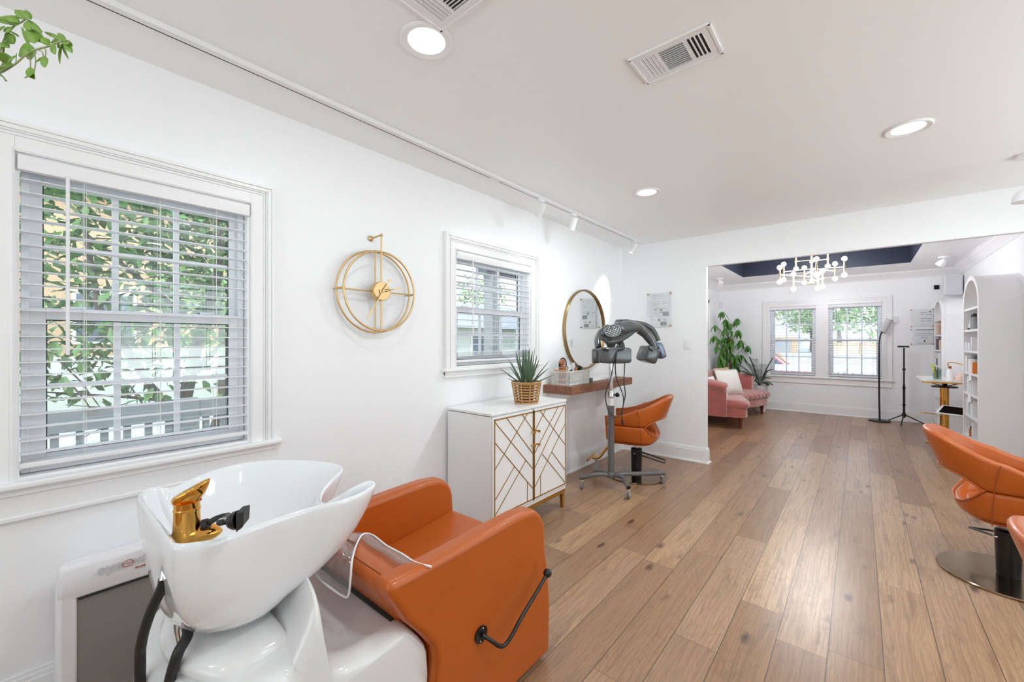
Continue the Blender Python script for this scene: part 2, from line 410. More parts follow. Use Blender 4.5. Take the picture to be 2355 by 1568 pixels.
FILL_W5 = (.7, 4.1, .7, 2.15); FILL_W6 = (-1.6, 1.6, .7, 2.1)  # unseen windows, added and sized to fill the room with daylight
wall('wall_right', TNR, XB, XD+.06, 0, ZC, -.12, 0, [FILL_W5])
wall('wall_back', TB, YR-.12, YL+.15, 0, ZC, -.12, 0, [FILL_W6])
for nm, T, (u0, u1, z0, z1), lc in (('fill_window_5', TNR, FILL_W5, (2.4, YR, .7)), ('fill_window_6', TB, FILL_W6, (XB, 0, .85))):
    s_ = struct(nm, lc); b = B(T); um = (u0+u1)/2
    for a in ((u0,z0,u0+.06,z1),(u1-.06,z0,u1,z1),(u0,z0,u1,z0+.06),(u0,z1-.06,u1,z1),(um-.03,z0,um+.03,z1)): b.box((a[0],-.09,a[1]),(a[2],-.04,a[3]))
    b.build('window_frame', M['sash'], s_); B(T).box((u0+.05,-.07,z0+.05),(u1-.05,-.066,z1-.05)).build('pane', M['glass'], s_)
o = B().box((XB-.1, YR-.1, -.1), (XF+.15, YL+.15, 0)).build('floor', M['floor']); o['kind'] = 'structure'
# ceilings
LIGHTS = [(.976, 1.245), (3.05, 1.235), (3.025, -.197), (.976, -.197), (-1.08, 1.24), (-1.08, -.197), (.976, -1.63), (3.03, -1.63)]
VENTS = [((1.657, .557), 'b'), ((.86, .98), 'a')]
o = B().box((XB-.1, YR-.1, ZC), (XD+.06, YL+.15, ZC+.2)).build('ceiling', M['ceil']); o['kind'] = 'structure'
TX0, TX1, TY0, TY1, TZ = 5.62, 8.23, -.56, 1.585, ZC+.34
b = B(); b.box((XD+.06, YFR-.1, ZC), (TX0, YL, ZC+.05)); b.box((TX1, YFR-.1, ZC), (XF, YL, ZC+.05))
b.box((TX0, YFR-.1, ZC), (TX1, TY0, ZC+.05)); b.box((TX0, TY1, ZC), (TX1, YL, ZC+.05))
o = b.build('ceiling', M['trim']); o['kind'] = 'structure'
b = B(); b.box((TX0, TY0, TZ), (TX1, TY1, TZ+.05)); e = .002
b.box((TX0-.04, TY0-.04, ZC+.0501), (TX0, TY1+.04, TZ+.05)); b.box((TX1, TY0-.04, ZC+.0501), (TX1+.04, TY1+.04, TZ+.05))
b.box((TX0, TY0-.04, ZC+.0501), (TX1, TY0, TZ+.05)); b.box((TX0, TY1, ZC+.0501), (TX1, TY1+.04, TZ+.05))
for (x0, y0, x1, y1) in ((TX0-.0, TY0, TX0+e, TY1), (TX1-e, TY0, TX1, TY1), (TX0, TY0, TX1, TY0+e), (TX0, TY1-e, TX1, TY1)): b.box((x0, y0, ZC+.001), (x1, y1, TZ))
o = b.build('ceiling_tray', M['navy']); o.name = 'ceiling_tray'; o['kind'] = 'structure'

def base_prof(b, u0, u1, T):
    b.T = T
    for z0, z1, n in ((0, .135, .016), (.135, .152, .012), (.152, .165, .007), (0, .018, .028)): b.box((u0, 0, z0), (u1, n, z1))
for nm, T, segs in (('baseboard_left', TL, [(XB, 4.675), (XD+.06, 7.26), (8.45, XF-.02)]), ('baseboard_far', TF, [(-YL+.01, 1.16)]),
                    ('baseboard_divider', TD, [(-YL+.01, -1.25)]), ('baseboard_right', TRT, [(XD+.07, XF-.02)])):
    b = B()
    for u0, u1 in segs: base_prof(b, u0, u1, T)
    if nm == 'baseboard_divider':       # return round the end of the wall
        b.T = None
        for z0, z1, n in ((0, .135, .016), (.135, .152, .012), (.152, .165, .007), (0, .018, .028)): b.box((XD-n, 1.25-n, z0), (XD+.06+n, 1.25, z1))
    o = b.build(nm, M['trim'], bevel=.002); o['kind'] = 'structure'
# corner casing strip of the opening
# crown moulding of the far room
def crown(T, u0, u1):
    b = B(T); pr = [(0, ZC-.115), (.012, ZC-.115), (.016, ZC-.10), (.03, ZC-.085), (.058, ZC-.045), (.078, ZC-.028), (.082, ZC-.014), (.095, ZC-.012), (.095, ZC), (0, ZC)]
    b.loft([[(u0, p[0], p[1]) for p in pr], [(u1, p[0], p[1]) for p in pr]]); return b
for i, (T, u0, u1) in enumerate(((TL, XD+.06, XF), (TF, -YL, 1.18), (TRT, XD+.06, XF))):
    o = crown(T, u0, u1).build('trim_%d' % (i+1), M['trim'], smooth=30); o['kind'] = 'structure'
# door on the left wall of the far room
d = struct('door_1', (7.85, YL, 0)); d['label'] = 'white front door in its casing beside the pink settee'
b = B(TL)
for n, w_ in ((.02, .09), (.032, .03)):
    b.box((DR[0]-.09+ (0 if n == .02 else 0), 0, 0), (DR[0]-.09+w_, n, 2.12)); b.box((DR[1]+.09-w_, 0, 0), (DR[1]+.09, n, 2.12)); b.box((DR[0]-.09, 0, 2.12-w_), (DR[1]+.09, n, 2.12))
b.build('casing', M['trim'], d, bevel=.003)
b = B(TL); b.box((DR[0], 0, .01), (DR[1], .012, 2.03))
for u0, u1, z0, z1 in ((7.47, 7.80, .2, .85), (7.91, 8.24, .2, .85), (7.47, 7.80, 1.0, 1.9), (7.91, 8.24, 1.0, 1.9)): b.box((u0, .012, z0), (u1, .018, z1))
b.build('door_panel', M['trim'], d, bevel=.003)
B().sph((7.42, YL-.06, 1.0), .03, 14).cyl((7.42, YL-.012, 1.0), (7.42, YL-.05, 1.0), .012).build('door_knob', M['gold'], d, smooth=60)

# ------------------------------------------------------------------ windows
def frame(b, u0, u1, z0, z1, w_, n0, n1, sides='LRTB', ext=0):
    """rectangular frame, outer edge u0..u1, z0..z1, bar width w_"""
    if 'L' in sides: b.box((u0, n0, z0), (u0+w_, n1, z1))
    if 'R' in sides: b.box((u1-w_, n0, z0), (u1, n1, z1))
    if 'T' in sides: b.box((u0+w_, n0, z1-w_), (u1-w_, n1, z1))
    if 'B' in sides: b.box((u0+w_, n0, z0), (u1-w_, n1, z0+w_))
def window(name, T, O, loc, mun=(3, 2), sashcol='sash', meet=None, muncol='sash'):
    u0, u1, z0, z1 = O; wdw = struct(name, loc)
    b = B(T); frame(b, u0-.002, u1+.002, z0-.002, z1+.002, .012, -.15, -.001); b.build('jamb', M['trim'], wdw)
    zm = meet or (z0+z1)/2+.02; fw = .052
    b = B(T); frame(b, u0+.012, u1-.012, z0+.012, z1-.012, .02, -.12, -.045); b.build('window_frame', M['sash'], wdw, bevel=.002)
    # upper sash (outer), lower sash (inner)
    for nm, za, zb, na, nb, f in (('upper_sash', zm-.02, z1-.03, -.105, -.082, .034), ('lower_sash', z0+.03, zm+.02, -.078, -.052, .042)):
        b = B(T); frame(b, u0+.03, u1-.03, za, zb, f, na, nb); s = b.build(nm, M[sashcol], wdw, bevel=.002)
        ua, ub, zc, zd = u0+.03+f, u1-.03-f, za+f, zb-f; nc = (na+nb)/2
        b = B(T)
        for i in range(1, mun[0]): u = ua+(ub-ua)*i/mun[0]; b.box((u-.010, nc-.006, zc), (u+.010, nc+.006, zd))
        for i in range(1, mun[1]): z = zc+(zd-zc)*i/mun[1]; b.box((ua, nc-.0055, z-.009), (ub, nc+.0055, z+.009))
        b.build('muntins', M[muncol], s)
        b = B(T); frame(b, ua-.001, ub+.001, zc-.001, zd+.001, .004, nc-.004, nc+.008); b.build('gasket', M['gasket'], s)
        b = B(T); b.box((ua, nc-.009, zc), (ub, nc-.007, zd)); b.build('pane', M['glass'], s)
    for u in (u0+.03+.12, u1-.03-.12):
        B(T).box((u-.025, -.08, zm+.02), (u+.025, -.055, zm+.03)).build('sash_latch', M['sash'], wdw, bevel=.003)
    return wdw
def casing(T, u0, u1, z1, zb, wdw, wc=.096):
    """side and head casing with back band and beads"""
    b = B(T); U0, U1, Z1 = u0-wc, u1+wc, z1+wc
    def fr(a0, a1, n):      # strip between distances a0..a1 from the opening
        b.box((u0-a1, 0, zb), (u0-a0, n, z1+a1)); b.box((u1+a0, 0, zb), (u1+a1, n, z1+a1)); b.box((u0-a0, 0, z1+a0), (u1+a0, n, z1+a1))
    fr(.0, .052, .016); fr(.004, .012, .019); fr(.052, .058, .020); fr(.058, .064, .013); fr(.064, .07, .021); fr(.07, .085, .027); fr(.085, wc, .034)
    return b.build('casing', M['trim'], wdw, bevel=.0015)
def sill(T, u0, u1, z, wdw, d=.05, ap=.10):
    b = B(T); b.box((u0, -.12, z-.024), (u1, d, z)); b.build('sill', M['trim'], wdw, bevel=.008, bseg=3)
    b = B(T); b.box((u0+.02, 0, z-.024-ap), (u1-.02, .016, z-.024)); b.box((u0+.02, 0, z-.05), (u1-.02, .024, z-.024)); b.box((u0+.015, 0, z-.024-ap-.012), (u1-.015, .022, z-.024-ap+.006))
    b.build('apron', M['trim'], wdw, bevel=.004)
w1 = window('window_1', TL, W1, (.33, YL, .83), meet=1.41); casing(TL, W1[0], W1[1], W1[3], .83, w1); sill(TL, W1[0]-.13, W1[1]+.13, .832, w1)
w2 = window('window_2', TL, W2, (2.4, YL, 1.12), mun=(3, 2), meet=1.545); casing(TL, W2[0], W2[1], W2[3], 1.118, w2, .11); sill(TL, W2[0]-.125, W2[1]+.125, 1.118, w2, .045, .03)
w3 = window('window_3', TF, W3, (XF, .96, .66), mun=(3, 2)); w4 = window('window_4', TF, W4, (XF, .07, .66), mun=(3, 2))
b = B(TF); u0, u1, z1 = W3[0], W4[1], W3[3]
def frs(a0, a1, n): b.box((u0-a1, 0, .66), (u0-a0, n, z1+a1)); b.box((u1+a0, 0, .66), (u1+a1, n, z1+a1)); b.box((u0-a0, 0, z1+a0), (u1+a0, n, z1+a1))
frs(0, .055, .016); frs(.055, .085, .022); frs(.085, .118, .034); b.box((W3[1], 0, .66), (W4[0], .016, z1))
b.build('casing', M['trim'], w3, bevel=.002)
sill(TF, W3[0]-.14, W4[1]+.14, .66, w3, .05, .09)
w1['label'] = 'large double-hung window left of the round wall clock'; w2['label'] = 'small high window above the white cabinet'
w3['label'] = 'left one of the paired far windows, behind the palm'; w4['label'] = 'right one of the paired far windows, behind the floor lamp'

# ------------------------------------------------------------------ blinds
def blind(T, O, bottom, label, wand_u, cords, loc, stack=0, tilt=.10, vb=0, wand_z=None, nn=(-.045, .003), pitch=.0455):
    u0, u1, z0, z1 = O; t = thing('window_blind', loc, label, 'window blind', 'white slatted window blinds')
    a, c = u0+.006, u1-.006; nm = (nn[0]+nn[1])/2
    b = B(T)
    pr = [(nn[1], z1-.062), (nn[1]+.010, z1-.058), (nn[1]+.016, z1-.03), (nn[1]+.012, z1-.008), (nn[1], z1-.004), (nn[1]-.004, z1-.004), (nn[1]-.004, z1-.062)]
    b.loft([[(a, p[0], p[1]) for p in pr], [(c, p[0], p[1]) for p in pr]]); b.box((a+.01, nn[0], z1-.045), (c-.01, nn[1]-.005, z1-.006))
    b.build('valance', M['vinyl'], t, smooth=40)
    b = B(T); z = z1-.085; hw = .0245
    zl = bottom+.02+stack*.008
    while z > zl+.02:
        dz = tilt*hw
        q = [(a+.004, nm-hw, z-dz), (c-.004, nm-hw, z-dz), (c-.004, nm, z+.0018), (a+.004, nm, z+.0018), (c-.004, nm+hw, z+dz), (a+.004, nm+hw, z+dz)]
        q2 = [(x, y, zz-.0026) for x, y, zz in q]
        b.add(q+q2, [(0,1,2,3),(3,2,4,5),(6,9,8,7),(9,11,10,8),(0,6,7,1),(4,10,11,5),(0,3,9,6),(3,5,11,9),(1,7,8,2),(2,8,10,4)])
        z -= pitch
    for i in range(stack):
        zz = bottom+.026+i*.008; b.box((a+.004, nm-hw, zz), (c-.004, nm+hw, zz+.0026))
    b.build('slats', M['vinyl'], t)
    B(T).box((a+.003, nm-hw-.002, bottom), (c-.003, nm+hw+.002, bottom+.018)).build('bottom_rail', M['vinyl'], t, bevel=.004)
    b = B(T)
    for u in cords:
        for n_ in (nm-hw-.001, nm+hw+.001): b.box((u-.0007, n_-.0007, bottom+.01), (u+.0007, n_+.0007, z1-.05))
        b.box((u+.006, nm-.0008, bottom), (u+.0076, nm+.0008, z1-.05))
    b.build('ladder_cords', M['cord'], t)
    b = B(T); wz = wand_z or (z1-.6)
    b.cyl((wand_u, nn[1]+.028, z1-.062), (wand_u, nn[1]+.028, wz), .0052, n=10); b.cyl((wand_u, nn[1]+.014, z1-.052), (wand_u, nn[1]+.03, z1-.064), .003, n=8)
    b.build('tilt_wand', M['vinyl'], t, smooth=40)
    return t
blind(TL, W1, .868, 'wide white slatted blind on the large window left of the clock', .1, (.143, .36, .555), (.33, YL, 1.95), wand_z=1.26, tilt=.0)
blind(TL, W2, 1.155, 'white slatted blind on the small window above the cabinet', 2.135, (2.16, 2.43, 2.70), (2.4, YL, 1.95), stack=7, wand_z=1.36, tilt=.03)
blind(TF, W3, .69, 'white slatted blind on the left far window behind the palm', -1.23, (-1.2, -.95, -.72), (XF, .96, 1.95), wand_z=1.28, tilt=.08)
blind(TF, W4, .69, 'white slatted blind on the right far window behind the floor lamp', -.33, (-.3, -.07, .17), (XF, .07, 1.95), wand_z=1.28, tilt=.08)

# ------------------------------------------------------------------ outside
GZ = -.42
M['grass'] = mat('lawn', (96,122,66), .9, var=.5, vs=3); M['asph'] = mat('pale_concrete', (172,172,170), .9, var=.08, vs=2)
M['siding'] = mat('pale_siding', (196,196,190), .8); M['tanhouse'] = mat('tan_stucco', (196,164,132), .85); M['roofg'] = mat('grey_shingle', (150,150,154), .9, var=.2, vs=20)
M['white_paint'] = mat('white_wood', (236,236,234), .6); M['beam'] = mat('grey_beam', (86,90,96), .6); M['porch'] = mat('porch_grey', (150,152,154), .7)
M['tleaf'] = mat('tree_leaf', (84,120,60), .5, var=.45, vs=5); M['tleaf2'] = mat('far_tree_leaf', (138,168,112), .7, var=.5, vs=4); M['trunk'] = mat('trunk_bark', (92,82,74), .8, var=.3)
M['car'] = mat('red_car_paint', (196,52,66), .15, coat=.8); M['carglass'] = mat('car_glass', (84,96,112), .06); M['tyre'] = mat('tyre', (32,32,34), .8)
M['door_o'] = mat('salmon_door', (214,130,98), .6)
o = B().box((-12, YL+.15, GZ-.1), (60, 60, GZ)).box((XF+.15, -30, GZ-.1), (60, YL+.15, GZ)).build('ground', M['grass']); tag(o, None, kind='structure')
o = B().box((-12, 7.2, GZ), (60, 11.5, GZ+.02)).box((12.6, -30, GZ), (21, 7.2, GZ+.02)).build('road', M['asph']); tag(o, None, kind='structure')
o = B().box((-3.5, YL+.15, GZ), (XF+.15, 3.95, -.05)).box((XF+.15, -2.2, GZ), (11.0, 3.95, -.05)).build('porch_floor', M['porch']); tag(o, None, kind='structure')
M['rail_dark'] = mat('grey_rail', (128,130,130), .6)
def railing(p0, p1, top, label, posts, rm='white_paint', rh=.04):
    p0 = Vector(p0); p1 = Vector(p1); t = thing('porch_railing', (p0.x, p0.y, -.05), label, 'railing'); d = (p1-p0).normalized(); L_ = (p1-p0).length
    B().bar(p0+UP*top, p1+UP*top, .09, rh).build('top_rail', M[rm], t); B().bar(p0+UP*.12, p1+UP*.12, .05, .05).build('bottom_rail', M[rm], t)
    b = B(); k = int(L_/.11)
    for i in range(k): q = p0+d*(L_*(i+.5)/k); b.bar(q+UP*.12, q+UP*(top-.02), .038, .038, up=d)
    b.build('balusters', M[rm], t)
    for s_ in posts: q = p0+d*s_; B().bar(q-UP*.05, q+UP*(top+.08), .1, .1, up=d).build('post', M[rm], t)
railing((-1.5, 3.85, 0), (5.2, 3.85, 0), .80, 'grey porch railing seen through the lower panes of the large window', (0, 2.3, 4.6), 'rail_dark', .13)
railing((10.9, 3.8, 0), (10.9, -2.0, 0), .72, 'white porch railing seen through the two far windows', (0, 2.0, 3.9), 'white_paint', .13)
t = thing('garage', (27, 5, .7), 'low tan garage with grey door behind the red car in the left far window', 'garage')
B().box((24.6, 2.4, .6), (25.2, 8, 1.5)).build('wall', M['tanhouse'], t); B().box((24.56, 2.6, .6), (24.6, 4.0, 1.4)).build('garage_door', M['porch'], t)
t = thing('porch_roof', (5.0, 3.7, 2.4), 'dark grey porch ceiling and beam seen through the small window', 'porch roof')
B().box((3.9, 2.4, 2.52), (9.0, 4.2, 2.58)).build('porch_ceiling', M['beam'], t); B().box((3.9, 3.72, 2.2), (9.0, 3.9, 2.52)).build('beam', M['beam'], t)
q = pt(1131, 750, Y=3.8); B().box((q.x-.08, 3.72, -.05), (q.x+.08, 3.88, 2.2)).build('column', M['porch'], t, bevel=.01)
def crown_leaves(b, c, r, n, ls, flat=1.0):
    for _ in range(n):
        d = Vector((random.gauss(0,1), random.gauss(0,1), random.gauss(0,1))).normalized()
        p = Vector(c)+Vector((d.x*r[0], d.y*r[1], d.z*r[2]))*(random.random()**.45)
        dd = Vector((random.gauss(0,1), random.gauss(0,1), random.gauss(0,.6)-.3)).normalized()
        b.leaf(p, dd, (random.gauss(0,.5), random.gauss(0,.5), 1), ls*random.uniform(.6,1.2), ls*.55, .2, n=2)
t = thing('garden_tree', (1.1, 5.2, GZ), 'leafy tree with dark branching trunks just outside the large window', 'tree')
b = B()
def limb(pts, r0, r1):
    m = len(pts); b.tube(pts, [r0+(r1-r0)*i/(m-1) for i in range(m)], 8)
limb([(1.05,5.3,GZ),(1.0,5.2,.5),(1.12,5.15,1.2),(1.3,5.1,2.0),(1.35,5.1,3.0)], .075, .03)
limb([(1.1,5.3,GZ),(1.35,5.2,.6),(1.6,5.1,1.2),(1.75,5.0,2.0),(2.0,5.0,3.0)], .055, .02)
limb([(1.0,5.2,.4),(.7,5.0,1.0),(.4,4.9,1.6),(.3,4.9,2.4)], .04, .015)
limb([(1.1,5.15,1.0),(1.5,5.3,1.4),(2.1,5.4,1.7)], .03, .01); limb([(1.0,5.2,.7),(.6,5.1,.8),(.1,5.0,.9)], .018, .006); limb([(1.3,5.2,.6),(1.6,5.0,.8),(1.9,4.9,.8)], .02, .008)
limb([(1.1,5.15,1.5),(.7,5.2,1.9),(.3,5.2,2.3)], .03, .01)
for _ in range(26):
    a0 = Vector((random.uniform(-.1,2), random.uniform(4.7,5.5), random.uniform(.5,2.2))); dd = Vector((random.gauss(0,1), random.gauss(0,.4), random.gauss(.1,.5))).normalized()
    limb([a0, a0+dd*.25+Vector((0,0,.03)), a0+dd*.5], .008, .003)
b.build('trunk', M['trunk'], t, smooth=60)
b = B(); crown_leaves(b, (1.0, 5.2, 2.35), (1.9, .9, .95), 2600, .13); crown_leaves(b, (.5, 5.0, 1.25), (.9, .6, .5), 520, .12); crown_leaves(b, (1.9, 5.0, 1.1), (.7, .5, .5), 260, .12); crown_leaves(b, (1.6, 4.8, .35), (.6, .4, .2), 110, .12)
b.build('foliage', M['tleaf'], t)
def tree(c, h, r, label, n=900, ls=.28, m='tleaf2'):
    t = thing('street_tree', (c[0], c[1], GZ), label, 'tree', 'trees across the street')
    B().tube([(c[0], c[1], GZ), (c[0]+.1, c[1], h*.4), (c[0], c[1]+.1, h*.8)], [.18, .14, .06], 8).build('trunk', M['trunk'], t, smooth=60)
    b = B(); crown_leaves(b, (c[0], c[1], h), (r, r, r*.8), n, ls); b.build('foliage', M[m], t); return t
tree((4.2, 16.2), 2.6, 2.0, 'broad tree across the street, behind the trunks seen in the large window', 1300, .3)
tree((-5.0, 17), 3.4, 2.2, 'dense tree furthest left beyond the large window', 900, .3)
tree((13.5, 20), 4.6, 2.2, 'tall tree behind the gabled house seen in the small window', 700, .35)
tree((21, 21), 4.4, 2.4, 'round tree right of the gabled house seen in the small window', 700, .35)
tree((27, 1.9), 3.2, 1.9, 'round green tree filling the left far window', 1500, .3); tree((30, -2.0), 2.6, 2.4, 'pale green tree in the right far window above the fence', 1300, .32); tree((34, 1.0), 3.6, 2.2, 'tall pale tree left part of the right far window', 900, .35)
def bush(c, r, label, n=500, m='tleaf', ls=.1):
    o = B(); crown_leaves(o, c, r, n, ls); o = o.build('shrub', M[m]); return tag(o, label, 'shrub')
bush((17.3, 13.0, .15), (.95, .9, .8), 'rounded green shrub before the house in the small window', 900, 'tleaf', .14)
bush((12.9, 13.0, .0), (.6, .5, .5), 'small green shrub beside the salmon door', 400, 'tleaf', .12)
bush((11.7, .1, .35), (.3, .55, .32), 'leafy bush above the railing in the right far window', 420, 'tleaf', .10)
# houses
t = thing('house', (15.5, 15.5, GZ), 'white gabled house across the street seen in the small window', 'house')
b = B(); b.box((10.5, 15, GZ), (22, 19, 2.05)); b.build('wall', M['siding'], t)
b = B(); b.loft([[(10.0, 14.4, 1.95), (22.6, 14.4, 1.95), (22.6, 19.6, 1.95), (10.0, 19.6, 1.95)], [(12.5, 17, 3.4), (20, 17, 3.4), (20, 17.05, 3.4), (12.5, 17.05, 3.4)]]); b.build('roof', M['roofg'], t)
for x0, x1, z0, z1 in ((11.2, 12.0, .4, 1.5), (14.6, 15.6, .5, 1.6), (19, 20, .5, 1.6)):
    f = B().box((x0-.08, 14.94, z0-.08), (x1+.08, 15, z1+.08)).build('window_trim', M['white_paint'], t); B().box((x0, 14.92, z0), (x1, 14.94, z1)).build('pane', M['carglass'], f)
B().box((12.5, 14.95, GZ), (13.4, 15, 1.5)).build('front_door', M['door_o'], t)
t = thing('house', (3, 20, GZ), 'tan stucco house behind the tree in the large window', 'house')
B().box((-1.5, 20, GZ), (9, 24, 6.2)).build('wall', M['tanhouse'], t); B().box((-2, 19.6, 6.2), (9.4, 24.4, 6.6)).build('roof', M['roofg'], t)
f = B().box((1.0, 19.92, 1.2), (2.6, 20, 3.0)).build('window_trim', M['white_paint'], t); B().box((1.1, 19.9, 1.3), (2.5, 19.92, 2.9)).build('pane', M['carglass'], f)
t = thing('garage', (-3, 16, GZ), 'low white sided garage beyond the road in the large window', 'garage')
B().box((-6, 13.4, GZ), (3.4, 14.0, .95)).build('wall', M['siding'], t)
t = thing('house', (38, 3, GZ), 'pale house with dark shutters beyond the red car', 'house')
B().box((36, 3.2, GZ), (42, 9, 4.2)).build('wall', M['white_paint'], t)
for i in range(3): B().box((35.95, 5.0, 1.6+i*.75), (36, 5.8, 2.15+i*.75)).build('shutter', M['carglass'], t)
B().box((35.6, 2.6, 4.2), (42.4, 9.6, 4.6)).build('roof', M['roofg'], t)
t = thing('wooden_fence', (25, 0, .72), 'pale wooden board fence across the street in the far windows', 'fence')
b = B()
for i in range(54): y = -7+i*.16; b.box((24.9, y, .72), (24.93, y+.145, 1.24))
b.build('boards', M['fence'], t)
for i in range(4): B().box((24.84, -6.8+i*2.7, .72), (24.9, -6.7+i*2.7, 1.3)).build('post', M['fence'], t)
o = B().prism([(21,GZ),(24.5,.72),(60,.76),(60,GZ)], -30, 7).build('bank', M['asph']); tag(o, None, kind='structure'); o.name = 'ground'
# red car
t = thing('red_car', (16.5, 2.6, GZ), 'red car parked in the street, seen in the left far window', 'car')
side = [(0, .32), (.05, .62), (.35, .78), (1.1, .86), (1.7, 1.32), (2.3, 1.44), (3.1, 1.40), (3.75, 1.02), (4.3, .94), (4.45, .7), (4.45, .3)]
y0 = .75
b = B(); sec = []
for k, (x, wd) in enumerate(((15.65, .96), (15.75, 1.0), (17.25, 1.0), (17.35, .96))):
    sec.append([Vector((x, y0+p[0]*.85, GZ+.3+(p[1]-.3)*wd)) for p in side])
b.loft(sec); b.build('body', M['car'], t, smooth=30, bevel=.03)
b = B(); gl = [(1.22, .90), (1.75, 1.28), (2.3, 1.38), (3.0, 1.34), (3.55, 1.0), (3.5, .92)]
b.loft([[Vector((15.63, y0+p[0]*.85, GZ+p[1])) for p in gl], [Vector((15.66, y0+p[0]*.85, GZ+p[1])) for p in gl]]); b.build('side_window', M['carglass'], t)
for yy in (.72, 3.05): B().cyl((15.62, y0+yy, GZ+.33), (15.85, y0+yy, GZ+.33), .32, n=24).build('wheel', M['tyre'], t, smooth=40)
# ================================================================== NEAR ROOM
def arc(cx, cz, r, a0, a1, n=8):
    return [(cx+r*math.cos(math.radians(a0+(a1-a0)*i/n)), cz+r*math.sin(math.radians(a0+(a1-a0)*i/n))) for i in range(n+1)]
def catmull(pts, n=6, closed=False):
    pts = [Vector(p) for p in pts]; m = len(pts); out = []
    for i in range(m if closed else m-1):
        if closed: p0, p1, p2, p3 = pts[i-1], pts[i], pts[(i+1)%m], pts[(i+2)%m]
        else: p0, p1, p2, p3 = pts[max(i-1,0)], pts[i], pts[i+1], pts[min(i+2,m-1)]
        for k in range(n):
            t = k/n
            out.append(.5*((2*p1)+(-p0+p2)*t+(2*p0-5*p1+4*p2-p3)*t*t+(-p0+3*p1-3*p2+p3)*t**3))
    if not closed: out.append(pts[-1])
    return out
# ---------------------------------------------------------------- backwash unit
bw = thing('shampoo_backwash_unit', (1.0, 1.3, 0), 'tan leather shampoo chair joined to a white ceramic wash bowl on a white base', 'shampoo chair')
pan = [(.632,.628),(.652,.590),(.700,.508),(.762,.432),(.800,.378),(.808,.335),(.800,.27),(.79,.10),(.79,.02),(1.36,.02)] + arc(1.385,.045,.025,-90,0,4) + \
      [(1.417,.21),(1.405,.36),(1.385,.45)] + arc(1.255,.525,.125,5,70,7) + [(1.21,.652),(1.12,.650),(.98,.645),(.80,.64),(.655,.642)]
def panel(y0, y1):
    return B().prism(pan, y0, y1).build('arm_panel', M['orange'], bw, bevel=.024, bseg=4)
panel(.982, 1.062); panel(1.545, 1.625)
for y0, y1 in ((.9815, .983),):     # seam lines on the outer panel
    b = B(); b.tube([(x*.985+.018, y0-.0002, z) for x, z in pan[1:8]], .0013, 6); b.tube([(.675,y0-.0002,.618),(.98,y0-.0002,.622),(1.2,y0-.0002,.625)], .0008, 6); b.build('seam', M['orange_dark'], bw)
seat = [(.92,.395),(.925,.432),(1.05,.438),(1.2,.452),(1.34,.474)] + arc(1.352,.455,.022,80,0,4) + [(1.376,.40),(1.365,.06),(.90,.06)]
B().prism(seat, 1.058, 1.549).build('seat_cushion', M['orange'], bw, bevel=.010)
back = [(.80,.30),(.735,.44),(.665,.565),(.648,.600),(.660,.622),(.70,.628),(.765,.618),(.79,.60),(.86,.52),(.94,.425),(.94,.30)]
B().prism(back, 1.055, 1.552).build('backrest', M['orange'], bw, bevel=.014, bseg=3)
b = B(); q = [(.77,.614),(.66,.618)]
for y in (1.07,):
    pass
b.tube([(.775,1.07,.6185),(.775,1.3,.6195),(.775,1.54,.6185)], .0012, 6); b.tube([(.675,1.07,.6255),(.675,1.3,.6265),(.675,1.54,.6255)], .0012, 6); b.build('seam', M['orange_dark'], bw)
B().prism([(.700,.478),(.712,.485),(.815,.335),(.815,.02),(.79,.02),(.79,.31)], 1.066, 1.54).build('mounting_rail', M['black'], bw)
# recline lever
lv = B().lathe([(.001,-.0),(.028,-.0),(.028,.004),(.001,.004)], (.996,.975,.318), 24, 'Y').build('lever_plate', M['blackm'], bw, smooth=40)
for dz in (.019, -.019): B().sph((.996+dz*.35, .9745, .318+dz), .0032, 10, (1,.5,1)).build('screw', M['chrome'], lv)
pv = catmull([(.996,.972,.318),(1.015,.945,.300),(1.035,.935,.278),(1.058,.930,.268),(1.09,.925,.283),(1.15,.925,.322),(1.24,.925,.370),(1.30,.925,.405)], 5)
B().tube(pv, .0068, 12).build('recline_lever', M['black'], bw, smooth=60)
B().sph((1.308,.925,.410), .0165, 20).build('lever_knob', M['blackm'], bw, smooth=60)
# white base
prof = [(.185,.0),(.165,.20),(.165,.42),(.172,.50),(.185,.535),(.21,.548),(.405,.552),(.43,.566),(.455,.615),(.476,.672),(.488,.700),(.500,.690),(.505,.63),(.508,.56),(.516,.512),(.54,.492),(.58,.484),(.62,.48),(.675,.482),(.715,.482),(.738,.470),(.79,.400),(.80,.36),(.80,.0)]
rows = []
for i in range(33):
    s_ = -1+2*i/32; y = 1.30+.305*s_; e = max(0, 1-abs(s_)**6)**.5 if abs(s_) < 1 else 0
    xr = .165+.17*(1-math.sqrt(max(0, 1-(s_*.93)**2)))
    sc = .955+.045*e; row = []
    for x, z in prof:
        xx = x if x > .42 else xr+(x-.165)/(.42-.165)*(.42-xr)
        zz = z - (.03*(1-e) if z > .1 else 0)
        if .42 < x < .512 and z > .56: zz = .56+(z-.56)*(.55+.45*e) - .02*(1-e)
        if .42 < x < .56: xx -= .035*s_*s_
        if .5 < x < .72 and z > .4: zz -= .035*max(0, 1-(s_/.8)**4)*(1-((x-.61)/.12)**2 if abs(x-.61) < .12 else 0)
        row.append(Vector((xx, y, zz)))
    rows.append(row)
B().loft(rows).build('base', M['gelcoat'], bw, smooth=55, sub=1)
rows = []
